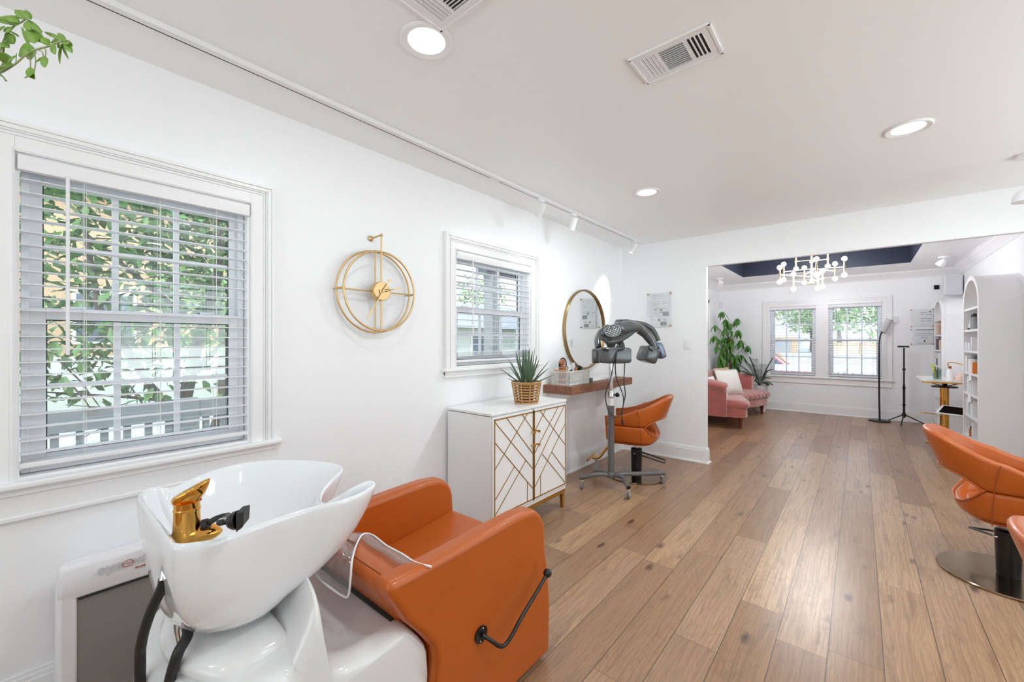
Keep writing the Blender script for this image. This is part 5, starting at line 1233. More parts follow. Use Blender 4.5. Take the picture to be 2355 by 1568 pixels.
B().loft(seatfn(lambda fy: [(2.0,.30,0),(2.0,.415,0),(1.7,.42,0),(fy+.10,.418,0),(fy+.03,.405,.5),(fy-.01,.375,1),(fy-.012,.335,1),(fy+.01,.305,.6)])).build('channelled_seat', M['rose'], so, smooth=50)
B().loft([[Vector((x0s+(x1s-x0s)*i/40, y_, z_)) for y_, z_ in ((1.98,.17),(1.98,.305),(front(i/40)+cut(i/40)+.012,.305),(front(i/40)+cut(i/40)+.004,.24),(front(i/40)+cut(i/40)+.012,.17))] for i in range(41)]).build('apron', M['rose'], so, smooth=40, bevel=.004)
b = B()
for z in (.300, .180):
    for i in range(72): u = i/71; b.sph((x0s+(x1s-x0s)*u, front(u)+cut(u)+.006, z), .005, 6)
    for i in range(16): b.sph((x0s-.003, 1.40+i*.028, z), .005, 6)
o = b.build('nailhead_trim', M['clockgold'], so); o['kind'] = 'stuff'
for (x, y) in ((6.90,1.36),(8.52,1.34),(7.72,1.56),(6.92,2.02),(8.48,2.02)):
    B().lathe([(.001,0),(.014,0),(.018,.03),(.021,.09),(.033,.13),(.026,.14),(.035,.15),(.035,.172),(.001,.172)], (x,y,0), 20).build('turned_leg', M['mahog'], so, smooth=40)
def pillow(c, sx, sz, th, R, label, fringe=True, mname='cream', spots=False):
    t = thing('throw_pillow', c, label, 'cushion', 'white cushions on the pink settee'); c = Vector(c)
    def f(u, v, s_):
        x = (u*2-1); z = (v*2-1); k = (1-abs(x)**2.6)*(1-abs(z)**2.6); return c+R@Vector((x*sx/2*(1-.04*(1-z*z)), s_*th/2*max(0, k)**.5, z*sz/2*(1-.05*(1-x*x))))
    b = B(); b.grid(lambda u, v: f(u, v, 1), 18, 14); b.grid(lambda u, v: f(u, v, -1), 18, 14); b.build('cover', M[mname], t, smooth=80)
    if fringe:
        b = B(); k = 16
        for i in range(k):
            for a, e in ((-1+2*i/k, 1), (-1+2*i/k, -1)): b.sph(c+R@Vector((a*sx/2, 0, e*sz/2*1.01)), .009, 6)
            if i < 9:
                for a, e in ((1, -1+2*i/9), (-1, -1+2*i/9)): b.sph(c+R@Vector((a*sx/2*1.01, 0, e*sz/2)), .009, 6)
        o = b.build('pompom_trim', M['cream'], t, smooth=80); o['kind'] = 'stuff'
    if spots:
        b = B()
        for i in range(5): p = c+R@Vector((-.12+.06*i, -th*.40, .04*math.sin(i*2))); b.tube([p+R@Vector((.02*math.cos(a), -.012, .03*math.sin(a))) for a in (0,1,2,3,4)], .003, 5)
        b.build('printed_motif', M['fringe'], t, smooth=60)
    return t
lean = Matrix.Rotation(math.radians(18), 3, 'Z') @ Matrix.Rotation(math.radians(-14), 3, 'X')
pillow((7.56, 1.66, .635), .54, .40, .13, Matrix.Rotation(math.radians(-24), 3, 'Z') @ Matrix.Rotation(math.radians(-18), 3, 'X'), 'plain cream rectangular cushion with pompom edge on the pink settee')
pillow((7.13, 1.84, .60), .40, .28, .10, Matrix.Rotation(math.radians(-12), 3, 'Z') @ Matrix.Rotation(math.radians(-20), 3, 'X'), 'smaller patterned white cushion behind the near arm of the settee', False, 'cream', True)
pillow((8.06, 1.86, .66), .60, .36, .10, Matrix.Rotation(math.radians(-10), 3, 'Z') @ Matrix.Rotation(math.radians(-14), 3, 'X'), 'tan fabric cushion peeking out behind the cream one', False, 'fringe')

# ---------------------------------------------------------------- money tree
mx_, my_ = 8.90, 1.93; D1 = mx_*math.cos(TH)+my_*math.sin(TH)
mt = thing('money_tree', (mx_, my_, 0), 'tall leafy green indoor tree in the corner behind the pink settee', 'plant')
B().lathe([(.001,0),(.12,0),(.16,.30),(.165,.33),(.15,.33),(.145,.29),(.001,.29)], (mx_,my_,0), 32).build('pot', M['white_pot'], mt, smooth=40)
qq = lambda x, y, dd=0: pt(1620+x/5.23, 700+y/5.23, D=D1+dd)
cl = [(215,110),(395,190),(130,270),(255,200),(250,310),(325,340),(405,330),(120,400),(165,440),(235,420),(290,410),(430,450),(280,520),(215,570),(190,630),(255,670),(335,620),(405,630),(440,625),(520,520),(205,710),(355,710),(305,590),(180,740),(300,250),(330,440),(235,500),(380,760),(150,520),(310,480),(260,600),(225,650)]
b = B(); f_ = B(); trunk_top = qq(300, 600)
for dx in (-.02,.02,0): b.tube(catmull([(mx_+dx,my_,.29),(mx_-dx,my_+dx,.6),(mx_+dx,my_,.9),(mx_,my_,1.15),qq(290,380)], 5), [.022-.0008*i for i in range(21)], 8)
for k, (x, y) in enumerate(cl):
    dd = random.uniform(-.12,.10); c = qq(x, y-22, dd); c = pt(1620+x/5.23, 700+(y-22)/5.23, Y=2.03) if c.y > 2.03 else c; ty_ = min(760, y+150); root = qq(295+(x-295)*.15, ty_, 0)
    b.tube(catmull([root, root.lerp(c, .5)+Vector((0,0,.02)), c], 4), .0045, 5)
    nl = random.choice((4,5,6))
    for j in range(nl):
        a = j*2*math.pi/nl+k; d = Vector((math.cos(a), math.sin(a)*(.6 if math.sin(a) > 0 else 1), -1.0+random.uniform(-.5,.6))); L1 = random.uniform(.11,.18)
        f_.leaf(c, d, (0,0,1), L1, L1*.38, .55, n=5, fold=.12)
b.build('trunk', M['bark'], mt, smooth=60); f_.build('leaves', M['leaf'], mt, smooth=60)
# ---------------------------------------------------------------- palm
pmx, pmy = 8.92, 1.44; D2 = pmx*math.cos(TH)+pmy*math.sin(TH)
pa = thing('potted_palm', (pmx, pmy, 0), 'feathery palm in a white pot between the pink settee and the far window', 'plant')
B().lathe([(.001,0),(.10,0),(.135,.42),(.142,.485),(.13,.485),(.125,.45),(.001,.45)], (pmx,pmy,0), 32).build('pot', M['white_pot'], pa, smooth=40)
b = B(); st = B(); base_ = Vector((pmx, pmy, .46))
for k, (x, y, dd) in enumerate([(1712,826,.0),(1698,838,.05),(1736,826,-.1),(1777,824,-.1),(1770,884,-.2),(1772,850,-.15),(1724,822,.05),(1704,852,-.05),(1730,838,-.2),(1755,838,-.2),(1718,858,-.25),(1764,870,-.3),(1742,850,-.3)]):
    tip = pt(x, y, D=D2+dd); mid = base_.lerp(tip, .55)+Vector((0,0,.045+.015*(k%3))); rc = catmull([base_, mid, tip], 12); st.tube(rc, [.0035-.0001*i for i in range(len(rc))], 5)
    for i in range(5, len(rc)-1):
        d = (rc[i+1]-rc[i]).normalized(); s_ = d.cross(UP).normalized(); t = (i-5)/(len(rc)-6)
        for sg_ in (1,-1):
            dr2 = (d*.5+s_*sg_*.9+UP*.12).normalized(); b.leaf(rc[i], dr2, UP, .15*(1-.45*t)*random.uniform(.8,1.1), .021, .25, n=3)
st.build('stems', M['palm'], pa, smooth=60); b.build('fronds', M['palm'], pa)

# ---------------------------------------------------------------- chandelier
chx, chy = 6.92, .50; D3 = chx*math.cos(TH)+chy*math.sin(TH)
cd_ = thing('chandelier', (chx, chy, TZ), 'multi-arm champagne gold chandelier with round globe bulbs under the dark ceiling tray', 'chandelier')
cxp = CX+FPX*(chx*math.sin(TH)-chy*math.cos(TH))/D3
zc = lambda y, D=D3: HC-(560+y/9.8125-CY)/FPX*D
B().cyl((chx,chy,2.10), (chx,chy,TZ-.0), .011, n=16).cyl((chx,chy,TZ-.025), (chx,chy,TZ), .06, n=24).cyl((chx,chy,2.095), (chx,chy,2.105), .03, n=20).build('centre_stem', M['champ_l'], cd_, smooth=40)
for z in (2.395, 2.25, 2.13): B().lathe([(.001,z-.018),(.024,z-.018),(.024,z+.018),(.001,z+.018)], (chx,chy,0), 20).build('hub', M['champ_l'], cd_, smooth=40)
rods = [((322,540),(330,865),-.18,2.25),((415,465),(418,815),.26,2.25),((695,235),(695,570),.10,2.395),((880,545),(880,880),.42,2.25),((1140,350),(1170,705),-.42,2.25),((1410,190),(1410,510),-.12,2.395),((1580,455),(1568,790),.26,2.25),((1790,340),(1780,705),-.22,2.25),((640,690),(632,1025),-.08,2.13),((1290,615),(1290,970),-.20,2.13),((1185,690),(1190,1015),.26,2.13)]
for (x0_, y0_), (x1_, y1_), dd, za in rods:
    c = pt(1760+(x0_+x1_)/2/9.8125, 600, D=D3+dd); zt_ = zc(y0_, D3+dd); zb_ = zc(y1_, D3+dd); zm = (zt_+zb_)/2
    arm = B().cyl((chx,chy,za if abs(za-zm) > .09 else zm), (c.x,c.y,zm), .006, n=10).cyl((c.x,c.y,zb_+.03), (c.x,c.y,zt_-.03), .0095, n=12).cyl((c.x,c.y,zm-.014), (c.x,c.y,zm+.014), .014, n=12).build('arm', M['champ_l'], cd_, smooth=40)
    for z in (zt_, zb_): B().sph((c.x,c.y,z), .030, 18).build('globe_bulb', M['bulb'], arm, smooth=180)

# ---------------------------------------------------------------- far ceiling spots, wall devices
for (x, y, lab, ax) in ((8.09,1.93,'small white ceiling spotlight in the far room left of the dark tray', (-.3,-.4,-1)), (7.94,-.86,'white swivel ceiling spotlight in the far room right of the dark tray', (.4,.5,-.8))):
    t = thing('ceiling_spotlight', (x,y,ZC), lab, 'spotlight', 'far room ceiling spotlights'); B().cyl((x,y,ZC-.018),(x,y,ZC-.0003),.055,n=24).build('mount', M['plasticw'], t, smooth=40)
    d = Vector(ax).normalized(); p = Vector((x,y,ZC-.05)); B().cyl((x,y,ZC-.02), p, .012).build('swivel', M['plasticw'], t); B().lathe([(.001,-.01),(.025,-.01),(.045,.03),(.05,.075),(.046,.078),(.001,.07)], p, 24, R=d.to_track_quat('Z','Y').to_matrix()).build('lamp_head', M['plasticw'], t, smooth=40)
def plate(name, px0, px1, py0, py1, X, th, mname, label, cat, X0=None):
    a = pt(px0, py0, X=X); c = pt(px1, py1, X=X); X0 = X0 or XF
    o = B().box((X0-th, c.y, c.z), (X0-.0, a.y, a.z)).build(name, M[mname], None, bevel=.004); return tag(o, label, cat)
plate('motion_sensor', 1653,1661, 694,706, XF, .045, 'vacwhite', 'small white sensor box high on the far wall above the money tree', 'sensor')
plate('switch_plate', 2054,2067, 728,743, XF, .022, 'vacwhite', 'white switch plate on the far wall just right of the floor lamp head', 'light switch')
plate('wall_plate', 2159,2164, 656,666, XF, .008, 'plasticw', 'blank white wall plate between the black thermostat and the speaker', 'wall plate')
o = plate('thermostat', 2148,2160, 656,665, XF, .02, 'screen', 'black rounded thermostat on the far wall left of the speaker', 'thermostat')
t = thing('wall_speaker', (9.1,-1.07,2.15), 'white boxy wall speaker above the arched shelves in the far corner', 'speaker')
B().box((8.93,-1.165,2.0), (9.14,-.975,2.295)).build('cabinet', M['vacwhite'], t, bevel=.012, bseg=3); B().box((8.924,-1.155,2.01), (8.931,-.985,2.285)).build('grille', M['letter'], t, bevel=.003); B().cyl((9.14,-1.07,2.15), (9.25,-1.07,2.15), .025).build('bracket', M['plasticw'], t)
ln = [(.05,.82,.6,.85),(.08,.7,.3,.73),(.45,.7,.9,.73),(.05,.45,.9,.48),(.08,.3,.4,.33),(.5,.3,.9,.33),(.7,.85,.85,.92,1)]
a0 = pt(2097,711,X=XF); a1 = pt(2148,752,X=XF); M['copper'] = mat('copper_post', (170,96,60), .35, .8)
cert(TF, -a0.y-.02, -a1.y, a1.z, a0.z, 'upper clear-framed certificate on the far wall left of the arched shelves', [(-a0.y+.09, -a1.y-.01, a1.z+.02, a0.z-.02, ln)], (XF, -.75, 1.7), 'copper')
a0 = pt(2097,756,X=XF); a1 = pt(2148,793,X=XF)
cert(TF, -a0.y-.02, -a1.y, a1.z, a0.z, 'lower clear-framed certificate on the far wall, with a dark top line', [(-a0.y+.05, -a1.y-.01, a1.z+.015, a0.z-.015, [(0,.96,1,1,1),(.05,.72,.95,.74),(.05,.6,.95,.62),(.3,.5,.7,.52),(.3,.4,.7,.43),(.45,.15,.55,.28,1),(.05,.05,.95,.07)])], (XF, -.75, 1.4), 'copper')

# ---------------------------------------------------------------- floor lamp and phone tripod
D4 = 9.02*math.cos(TH)-.25*math.sin(TH); fx = lambda x, y, dd=0: pt(x, y, D=D4+dd)
b0 = fx(2023,964); fl = thing('floor_lamp', (b0.x,b0.y,0), 'thin black floor lamp with tilted pale panel head beside the right far window', 'floor lamp')
B().lathe([(.001,0),(.14,0),(.142,.012),(.136,.020),(.001,.022)], (b0.x,b0.y,0), 40).build('base', M['black'], fl, smooth=30)
B().tube(catmull([(b0.x,b0.y,.02), fx(2022,900), fx(2022,800), fx(2023,780), fx(2026,768), fx(2030,763)], 6), [.0125 if i < 12 else .0105 for i in range(31)], 12).build('pole', M['black'], fl, smooth=60)
h0 = fx(2029,764); h1 = fx(2046,735); dd_ = (h1-h0).normalized(); ss = FWD.cross(dd_).normalized()
B().loft([[h0+ss*(.052*math.cos(a))+FWD*(.03*math.sin(a)) for a in [2*math.pi*i/20 for i in range(20)]], [h1+ss*(.052*math.cos(a))+FWD*(.03*math.sin(a)) for a in [2*math.pi*i/20 for i in range(20)]]]).build('lamp_head', M['letter'], fl, smooth=40)
D5 = 8.98*math.cos(TH)-.54*math.sin(TH); gx = lambda x, y, dd=0: pt(x, y, D=D5+dd)
c = gx(2079,957); tp_ = thing('phone_tripod', (c.x,c.y,0), 'slim black tripod with empty phone clamp standing against the far wall', 'tripod')
zT = gx(2077,797).z
B().cyl((c.x,c.y,.12), (c.x,c.y,.62), .0145, n=14).cyl((c.x,c.y,.6), (c.x,c.y,zT-.02), .0105, n=14).build('pole', M['black'], tp_, smooth=40)
for y in (849,892,931): z = gx(2079,y).z; B().cyl((c.x,c.y,z-.015), (c.x,c.y,z+.015), .02, n=14).build('clamp_ring', M['black'], tp_, smooth=40)
B().lathe([(.001,.10),(.02,.10),(.028,.14),(.024,.17),(.001,.17)], (c.x,c.y,0), 20).build('hub', M['black'], tp_, smooth=40)
for (x, y) in ((2043,966),(2127,975),(2072,978)):
    e = pt(x, y, Z=.008); e = Vector((min(e.x, 9.20), e.y, .008)); B().tube([(c.x,c.y,.15), e.lerp(Vector((c.x,c.y,.15)), .1), e], .008, 8).build('leg', M['black'], tp_, smooth=60)
B().box((c.x-.012,c.y-.06,zT-.012), (c.x+.012,c.y+.075,zT+.014)).build('phone_clamp', M['black'], tp_, bevel=.004)

# ---------------------------------------------------------------- arched shelf units
def arch_pts(x0, x1, zs, za, ins=0, n=28, zb=0):
    cx_ = (x0+x1)/2; rx = (x1-x0)/2-ins; rz = za-zs-ins*.9
    return [(x0+ins, zb)]+[(cx_-rx*math.cos(math.pi*i/n), zs+rz*math.sin(math.pi*i/n)) for i in range(n+1)]+[(x1-ins, zb)]
def arched(x0, x1, yf, yb, zs, za, shelves, label):
    t = thing('arched_shelf_unit', ((x0+x1)/2, yb, 0), label, 'shelving', 'white arched shelf units'); th = .045
    O_ = arch_pts(x0, x1, zs, za); I_ = arch_pts(x0, x1, zs, za, th, zb=.09); O2 = arch_pts(x0, x1, zs, za, -.006, zb=0); V = lambda ps, y: [Vector((p[0], y, p[1])) for p in ps]
    b = B(); b.loft([V(O_, yb), V(O_, yf), V(I_, yf), V(I_, yb+.018), V(O_, yb+.018)], closed=False); b.add(V(O_, yb+.004), [tuple(range(len(O_)))]); b.add(V(O_, yb+.018), [tuple(range(len(O_)))])
    b.box((x0+th-.002, yb+.02, 0), (x1-th+.002, yf-.002, .09)); b.build('carcass', M['lacq'], t, smooth=30)
    b = B()
    for ya, yc in ((yf-.03, yf-.0005), (yb, yb+.03)): b.loft([V(O_, ya), V(O2, ya), V(O2, yc), V(O_, yc)], closed=False)
    b.box((x0-.0015, yb+.03, .972), (x0, yf-.03, .977)); b.box((x0-.0015, yb+.03, zs-.002), (x0, yf-.03, zs+.003)); b.build('edge_band', M['lacq'], t, smooth=30)
    b = B(); b.add(V(arch_pts(x0, x1, zs, za, th+.001, zb=.09), yb+.0195), [tuple(range(len(I_)))]); b.build('back_panel', M['shade_taupe'], t)
    for z in shelves:
        B().box((x0+th-.003, yb+.018, z-.022), (x1-th+.003, yf-.006, z)).build('shelf', M['lacq'], t)
    return t
A1 = (5.935, 6.72, -.875, YFR, 1.68, 1.975); A2 = (8.28, 9.06, -.875, YFR, 1.66, 1.925)
sz = [1.655, 1.43, 1.208, .976, .759, .524, .30]
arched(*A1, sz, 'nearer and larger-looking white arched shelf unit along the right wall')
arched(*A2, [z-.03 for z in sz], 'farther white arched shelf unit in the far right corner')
# products
def prod(kind, x, y, z, w_, d_, h, m, label, capm=None, grp='products on the near arched unit'):
    if x < 8: x = 6.28+(x-6.06)*.72; w_ *= .85
    else: x = x+.10
    y = -.887-(d_ if kind != 'bottle' else w_)/2+min(0, y+.96)
    c = Vector((x, y, z+.0003))
    if kind == 'box': o = B().box(c+Vector((-w_/2,-d_/2,0)), c+Vector((w_/2,d_/2,h))).build('product_box', M[m], None, bevel=.002); return tag(o, label, 'box', grp)
    if kind == 'book': o = B().box(c+Vector((-w_/2,-d_/2,0)), c+Vector((w_/2,d_/2,h))).build('book', M[m], None, bevel=.001); return tag(o, label, 'book', grp)
    t = thing('product_bottle', c, label, 'bottle', grp); r = w_/2
    B().lathe([(.001,0),(r,0),(r,h*.74),(r*.55,h*.80),(.001,h*.80)], c, 20).build('bottle', M[m], t, smooth=40); B().lathe([(.001,h*.78),(r*.7,h*.78),(r*.7,h),(.001,h)], c, 16).build('cap', M[capm or 'black'], t, smooth=40); return t
M['smoke'] = mat('smoked_bottle', (150,150,152), .15); M['aqua'] = mat('pale_aqua', (170,205,215), .4); M['dusk'] = mat('dark_violet_box', (92,82,96), .5)
yy = -.96
z = sz[1]; t = thing('white_horn_ornament', (6.58,-.925,z), 'curved white tusk-like ornament on a black foot, second shelf of the near arched unit', 'ornament')
B().tube(catmull([(6.58,-.925,z+.02),(6.585,-.925,z+.08),(6.57,-.925,z+.13),(6.53,-.925,z+.175)], 5), [.0285-.0017*i for i in range(16)], 16).build('tusk', M['ceramic'], t, smooth=60); B().cyl((6.58,-.925,z+.0003), (6.58,-.925,z+.022), .035, n=24).build('foot', M['black'], t, smooth=40)
prod('bottle', 6.26, yy, z, .06, .06, .16, 'smoke', 'tall clear bottle with black cap beside the white ornament'); prod('bottle', 6.13, yy, z, .05, .05, .165, 'smoke', 'second black-capped clear bottle, nearest the side of the near unit'); prod('box', 6.06, yy-.06, z, .03, .05, .18, 'plasticw', 'slim white box behind the black-capped bottles')
z = sz[2]
for x, w_, h, l in ((6.56,.07,.085,'short white box at the far side, third shelf of the near unit'),(6.42,.05,.085,'middle of the three short pale boxes, third shelf'),(6.34,.06,.085,'short pale box next to the taller one, third shelf'),(6.17,.04,.14,'taller white box near the front edge, third shelf')): prod('box', x, yy, z, w_, .06, h, 'plasticw' if w_ != .05 else 'aqua', l)
z = sz[3]
prod('box', 6.55, yy, z, .09, .08, .17, 'plasticw', 'wide white carton at the far side, fourth shelf of the near unit'); prod('bottle', 6.38, yy, z, .09, .09, .18, 'plasticw', 'white jar-like bottle with grey top, fourth shelf', 'smoke'); prod('bottle', 6.27, yy-.08, z, .07, .07, .175, 'smoke', 'dark-lidded bottle at the back of the fourth shelf', 'dusk'); prod('box', 6.17, yy, z, .04, .06, .115, 'plasticw', 'narrow white box left of the orange one, fourth shelf'); prod('box', 6.09, yy, z, .06, .06, .115, 'orangep', 'small bright orange box, fourth shelf of the near unit')
o = B().box((6.25,-.874,z-.075),(6.38,-.872,z-.012)).build('price_card', M['paper'], None); tag(o, 'white card hanging from the fourth shelf edge of the near unit', 'card', 'cards on the shelf edges')
z = sz[4]
for x, w_, h, dy, l in ((6.45,.04,.17,0,'tallest white box, fifth shelf of the near unit'),(6.37,.05,.15,0,'stack-like white box in the middle of the fifth shelf'),(6.28,.035,.10,.02,'low white box in front, fifth shelf'),(6.21,.04,.12,0,'white box right of the low one, fifth shelf'),(6.10,.05,.155,0,'white box nearest the side panel, fifth shelf')): prod('box', x, yy+dy, z, w_, .05, h, 'plasticw', l)
o = B().box((6.28,-.874,z-.085),(6.42,-.872,z-.012)).build('price_card', M['paper'], None); tag(o, 'white card hanging from the fifth shelf edge of the near unit', 'card', 'cards on the shelf edges')
z = sz[5]
for x, w_, h, m, l in ((6.52,.05,.17,'plasticw','tall white carton at the far side, sixth shelf of the near unit'),(6.42,.05,.165,'plasticw','second tall white carton on the sixth shelf'),(6.12,.05,.17,'plasticw','white carton nearest the side panel, sixth shelf')): prod('box', x, yy, z, w_, .06, h, m, l)
prod('bottle', 6.30, yy, z, .045, .045, .12, 'aqua', 'small pale blue bottle on the sixth shelf', 'aqua'); prod('bottle', 6.22, yy, z, .05, .05, .165, 'plasticw', 'white bottle with grey label on the sixth shelf', 'plasticw')
z = sz[6]
prod('bottle', 6.32, yy, z, .05, .05, .11, 'amber', 'amber dropper bottle with black cap on the lowest visible shelf'); prod('bottle', 6.22, yy, z, .05, .05, .10, 'amber', 'second dropper bottle, nearer the side panel, lowest visible shelf'); prod('box', 6.12, yy, z, .05, .06, .16, 'plasticw', 'white box on the lowest visible shelf of the near unit')
g2 = 'items on the far arched unit'; s2 = [z-.03 for z in sz]
prod('book', 8.78, yy, s2[1], .05, .16, .17, 'pink', 'blush pink binder on the second shelf of the far unit', None, g2); prod('book', 8.70, yy, s2[1], .05, .16, .165, 'pink', 'second blush pink binder, nearer the front edge, far unit', None, g2); prod('book', 8.50, yy, s2[1], .05, .16, .13, 'tan_box', 'tan book at the near side of the far unit', None, g2)
prod('box', 8.80, yy, s2[2], .16, .14, .165, 'dusk', 'dark violet box on the third shelf of the far unit', None, g2); prod('box', 8.52, yy, s2[2], .07, .12, .15, 'pink', 'pink box beside the dark violet one, far unit', None, g2)
prod('box', 8.62, yy, s2[3], .12, .14, .19, 'plasticw', 'white carton with dark lettering, fourth shelf of the far unit', None, g2); prod('box', 8.80, yy, s2[3], .03, .10, .10, 'green', 'small dark green box on the fourth shelf of the far unit', None, g2)

# ---------------------------------------------------------------- pedestal table with its things
tb = thing('pedestal_table', (7.5,-.87,0), 'white marble-look table on a gold pedestal between the two arched units', 'table')
tz = .835
def rrect(x0, x1, y0, y1, r, z, n=6):
    o_ = []
    for cx_, cy_, a0 in ((x1-r,y1-r,0),(x0+r,y1-r,90),(x0+r,y0+r,180),(x1-r,y0+r,270)): o_ += [Vector((cx_+r*math.cos(math.radians(a0+90*i/n)), cy_+r*math.sin(math.radians(a0+90*i/n)), z)) for i in range(n+1)]
    return o_
B().loft([rrect(7.10,7.92,-1.15,-.585,.06,tz-.018), rrect(7.10,7.92,-1.15,-.585,.06,tz)]).build('table_top', M['marble'], tb); B().loft([rrect(7.105,7.915,-1.145,-.59,.06,tz-.036), rrect(7.105,7.915,-1.145,-.59,.06,tz-.0185)]).build('gold_edge', M['brass'], tb)
tc_ = pt(2172, 900, X=7.5); tx, ty_ = tc_.x, tc_.y
b = B()
for dx, dy in ((.16,0),(-.16,0),(0,.16),(0,-.16)): b.bar((tx+dx,ty_+dy,tz-.045), (tx,ty_,tz-.10), .03, .01)
b.cyl((tx,ty_,tz-.11), (tx,ty_,tz-.095), .12, n=24); b.build('support_bracket', M['black'], tb); B().cyl((tx,ty_,.02), (tx,ty_,tz-.10), .042, n=28).build('pedestal', M['brass'], tb, smooth=40); B().cyl((tx,ty_,0), (tx,ty_,.02), .17, n=48).build('base_plate', M['brass'], tb, smooth=40)
def on(px, py): return pt(px, py, Z=tz+.0005)
c = Vector((7.42,-.70,tz)); c = Vector((7.3,-.735,tz+.0005)); t = thing('pencil_glass', c, 'clear green glass holding yellow pencils on the pedestal table', 'glass'); B().lathe([(.001,0),(.036,0),(.04,.12),(.036,.12),(.033,.006),(.001,.006)], c, 24).build('glass', M['smoke'], t, smooth=40) if False else B().lathe([(.001,0),(.036,0),(.04,.12),(.036,.12),(.033,.006),(.001,.006)], c, 24).build('glass', clear_mat('greenish_glass', (.72,.84,.80), .08), t, smooth=40)
M['yellow'] = mat('yellow_green', (206,210,70), .5)
for k, (dx, dy, m) in enumerate(((-.03,.03,'yellow'),(-.01,.015,'yellow'),(.012,.0,'green'),(.025,-.02,'black'))): p = c+Vector((dx*.3,dy*.3,.008)); o = B().cyl(p, p+Vector((dx,dy+.02,.19-.02*k)), .005, n=8).build('pencil', M[m], None, smooth=40); tag(o, ['longest yellow pencil in the clear glass','shorter yellow pencil in the clear glass','dark green pencil in the clear glass','black brush handle in the clear glass'][k], 'pencil', 'pencils in the glass')
c = Vector((7.28,-.84,tz+.0005)); t = thing('spray_bottle', c, 'white spray bottle with copper nozzle right of the pencil glass', 'bottle'); B().lathe([(.001,0),(.038,0),(.032,.10),(.016,.14),(.001,.14)], c, 24).build('bottle', M['plasticw'], t, smooth=40); B().box(c+Vector((-.03,-.012,.14)), c+Vector((.02,.012,.17))).build('nozzle', M['copper'], t, bevel=.004)
c = Vector((7.2,-.98,tz+.0005)); t = thing('pink_bag', c, 'blush pink rounded bag with white strap at the right of the table', 'bag'); B().loft([rrect(c.x-.09,c.x+.09,c.y-.10,c.y+.10,.04,c.z), rrect(c.x-.085,c.x+.085,c.y-.095,c.y+.095,.04,c.z+.06), rrect(c.x-.05,c.x+.05,c.y-.07,c.y+.07,.04,c.z+.09)]).build('bag', M['pink'], t, smooth=50); B().tube([c+Vector((-.092,-.06,.01)), c+Vector((-.09,.0,.08)), c+Vector((-.05,.03,.096)), c+Vector((.05,.03,.096))], .005, 8).build('strap', M['plasticw'], t, smooth=60)
c = Vector((7.6,-.9,tz+.0005)); t = thing('desk_lamp', c, 'small table lamp with a thin bent gold arm on the pedestal table', 'lamp'); B().cyl(c, c+UP*.01, .05, n=24).build('base', M['gold'], t); B().tube(catmull([c+UP*.01, c+UP*.13+Vector((-.05,.03,0)), c+Vector((-.12,.05,.20)), c+Vector((-.25,-.02,.20)), c+Vector((-.30,-.08,.17))], 6), .006, 8).build('arm', M['gold'], t, smooth=60); B().cyl(c+Vector((-.29,-.07,.175)), c+Vector((-.33,-.12,.16)), .018, .028).build('lamp_head', M['smoke'], t, smooth=40)
for k in range(2): c = Vector((7.45,-1.02-.09*k,tz+.0005)); o = B().lathe([(.001,0),(.03,0),(.038,.03),(.03,.055),(.001,.06)], c, 20).build('glass_jar', M['acrylic'], None, smooth=50); tag(o, ['clear glass jar behind the pink bag','second clear glass jar, closer to the wall, behind the pink bag'][k], 'jar', 'jars on the table')
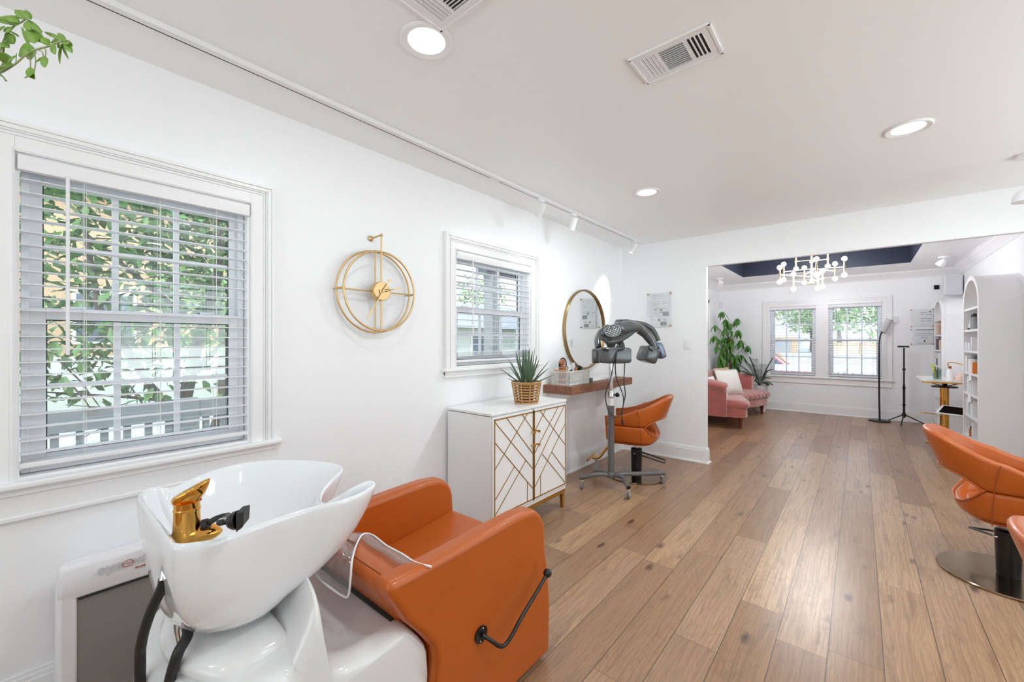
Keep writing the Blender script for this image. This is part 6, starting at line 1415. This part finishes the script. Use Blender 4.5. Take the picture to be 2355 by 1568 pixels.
# acrylic cart with tablet
A_ = pt(2150,950,D=4.9); Bc = pt(2226,960,D=4.72); Cc = pt(2232,935,D=4.82); Dc = pt(2166,932,D=5.00); Cc = Bc+Dc-A_
nrm = (Bc-A_).cross(Dc-A_).normalized(); nrm = nrm if nrm.z > 0 else -nrm
def quad(ps, h0, h1): return [[p+nrm*h0 for p in ps], [p+nrm*h1 for p in ps]]
cen_ = (A_+Bc+Cc+Dc)/4
tab = thing('tablet', cen_, 'white-framed tablet with black screen tilted on a clear cart before the gold pedestal', 'tablet')
B().loft(quad([A_,Bc,Cc,Dc], 0, .010)).build('tablet_body', M['plasticw'], tab, bevel=.003); k = lambda p: cen_+(p-cen_)*.82
B().loft(quad([k(A_),k(Bc),k(Cc),k(Dc)], .010, .0108)).build('tablet_screen', M['screen'], tab)
cart = thing('acrylic_cart', (cen_.x, cen_.y, 0), 'low clear acrylic cart with gold handle under the tablet', 'cart')
cz = A_.z-.02; lo_ = [Vector((p.x,p.y,0)) for p in (A_,Bc,Cc,Dc)]; lo_ = [cen_*0+Vector((cen_.x+(p.x-cen_.x)*.95, cen_.y+(p.y-cen_.y)*.95, 0)) for p in lo_]
for z in (cz-.012, .16): B().loft([[p+UP*z for p in lo_], [p+UP*(z+.010) for p in lo_]]).build('tray', M['acrylic'], cart)
for p in lo_: B().cyl(p+UP*.03, p+UP*cz, .008, n=10).build('leg', M['acrylic'], cart, smooth=40); B().sph(p+UP*.018, .018, 12).build('caster', M['plasticw'], cart, smooth=60)
hc_ = lo_[0]+UP*(cz+.01); B().tube(catmull([hc_, hc_-RIGHT*.09+UP*.012, hc_-RIGHT*.12+FWD*.05+UP*.015, hc_-RIGHT*.05+FWD*.16+UP*.01], 6), .006, 8).build('gold_handle', M['brass'], cart, smooth=60)
b = B(); e_ = (A_+Dc)/2; b.bar(Vector((cen_.x,cen_.y,cz-.002)), cen_+nrm*.0, .10, .006); b.build('tablet_rest', M['acrylic'], cart)
c = Vector((cen_.x, cen_.y, .1703)); o = B().box(c+Vector((-.11,-.07,0)), c+Vector((.11,.07,.05))).build('folded_towels', M['cream'], None, bevel=.015, bseg=3); tag(o, 'folded white towels on the lower tray of the clear cart', 'towels')
gc = pt(2143, 972, Z=.01); cb2 = B().tube(catmull([(gc.x-.3, gc.y+.28,.008), (gc.x-.1,gc.y+.12,.008), (gc.x,gc.y,.012), (gc.x+.15,gc.y+.05,.008), (gc.x+.1,gc.y-.12,.008), (gc.x+.35,gc.y-.2,.008)], 6), .005, 8).build('extension_cable', M['cord'], None, smooth=60); tag(cb2, 'white cable coiled on the floor beside the far arched unit', 'cable')
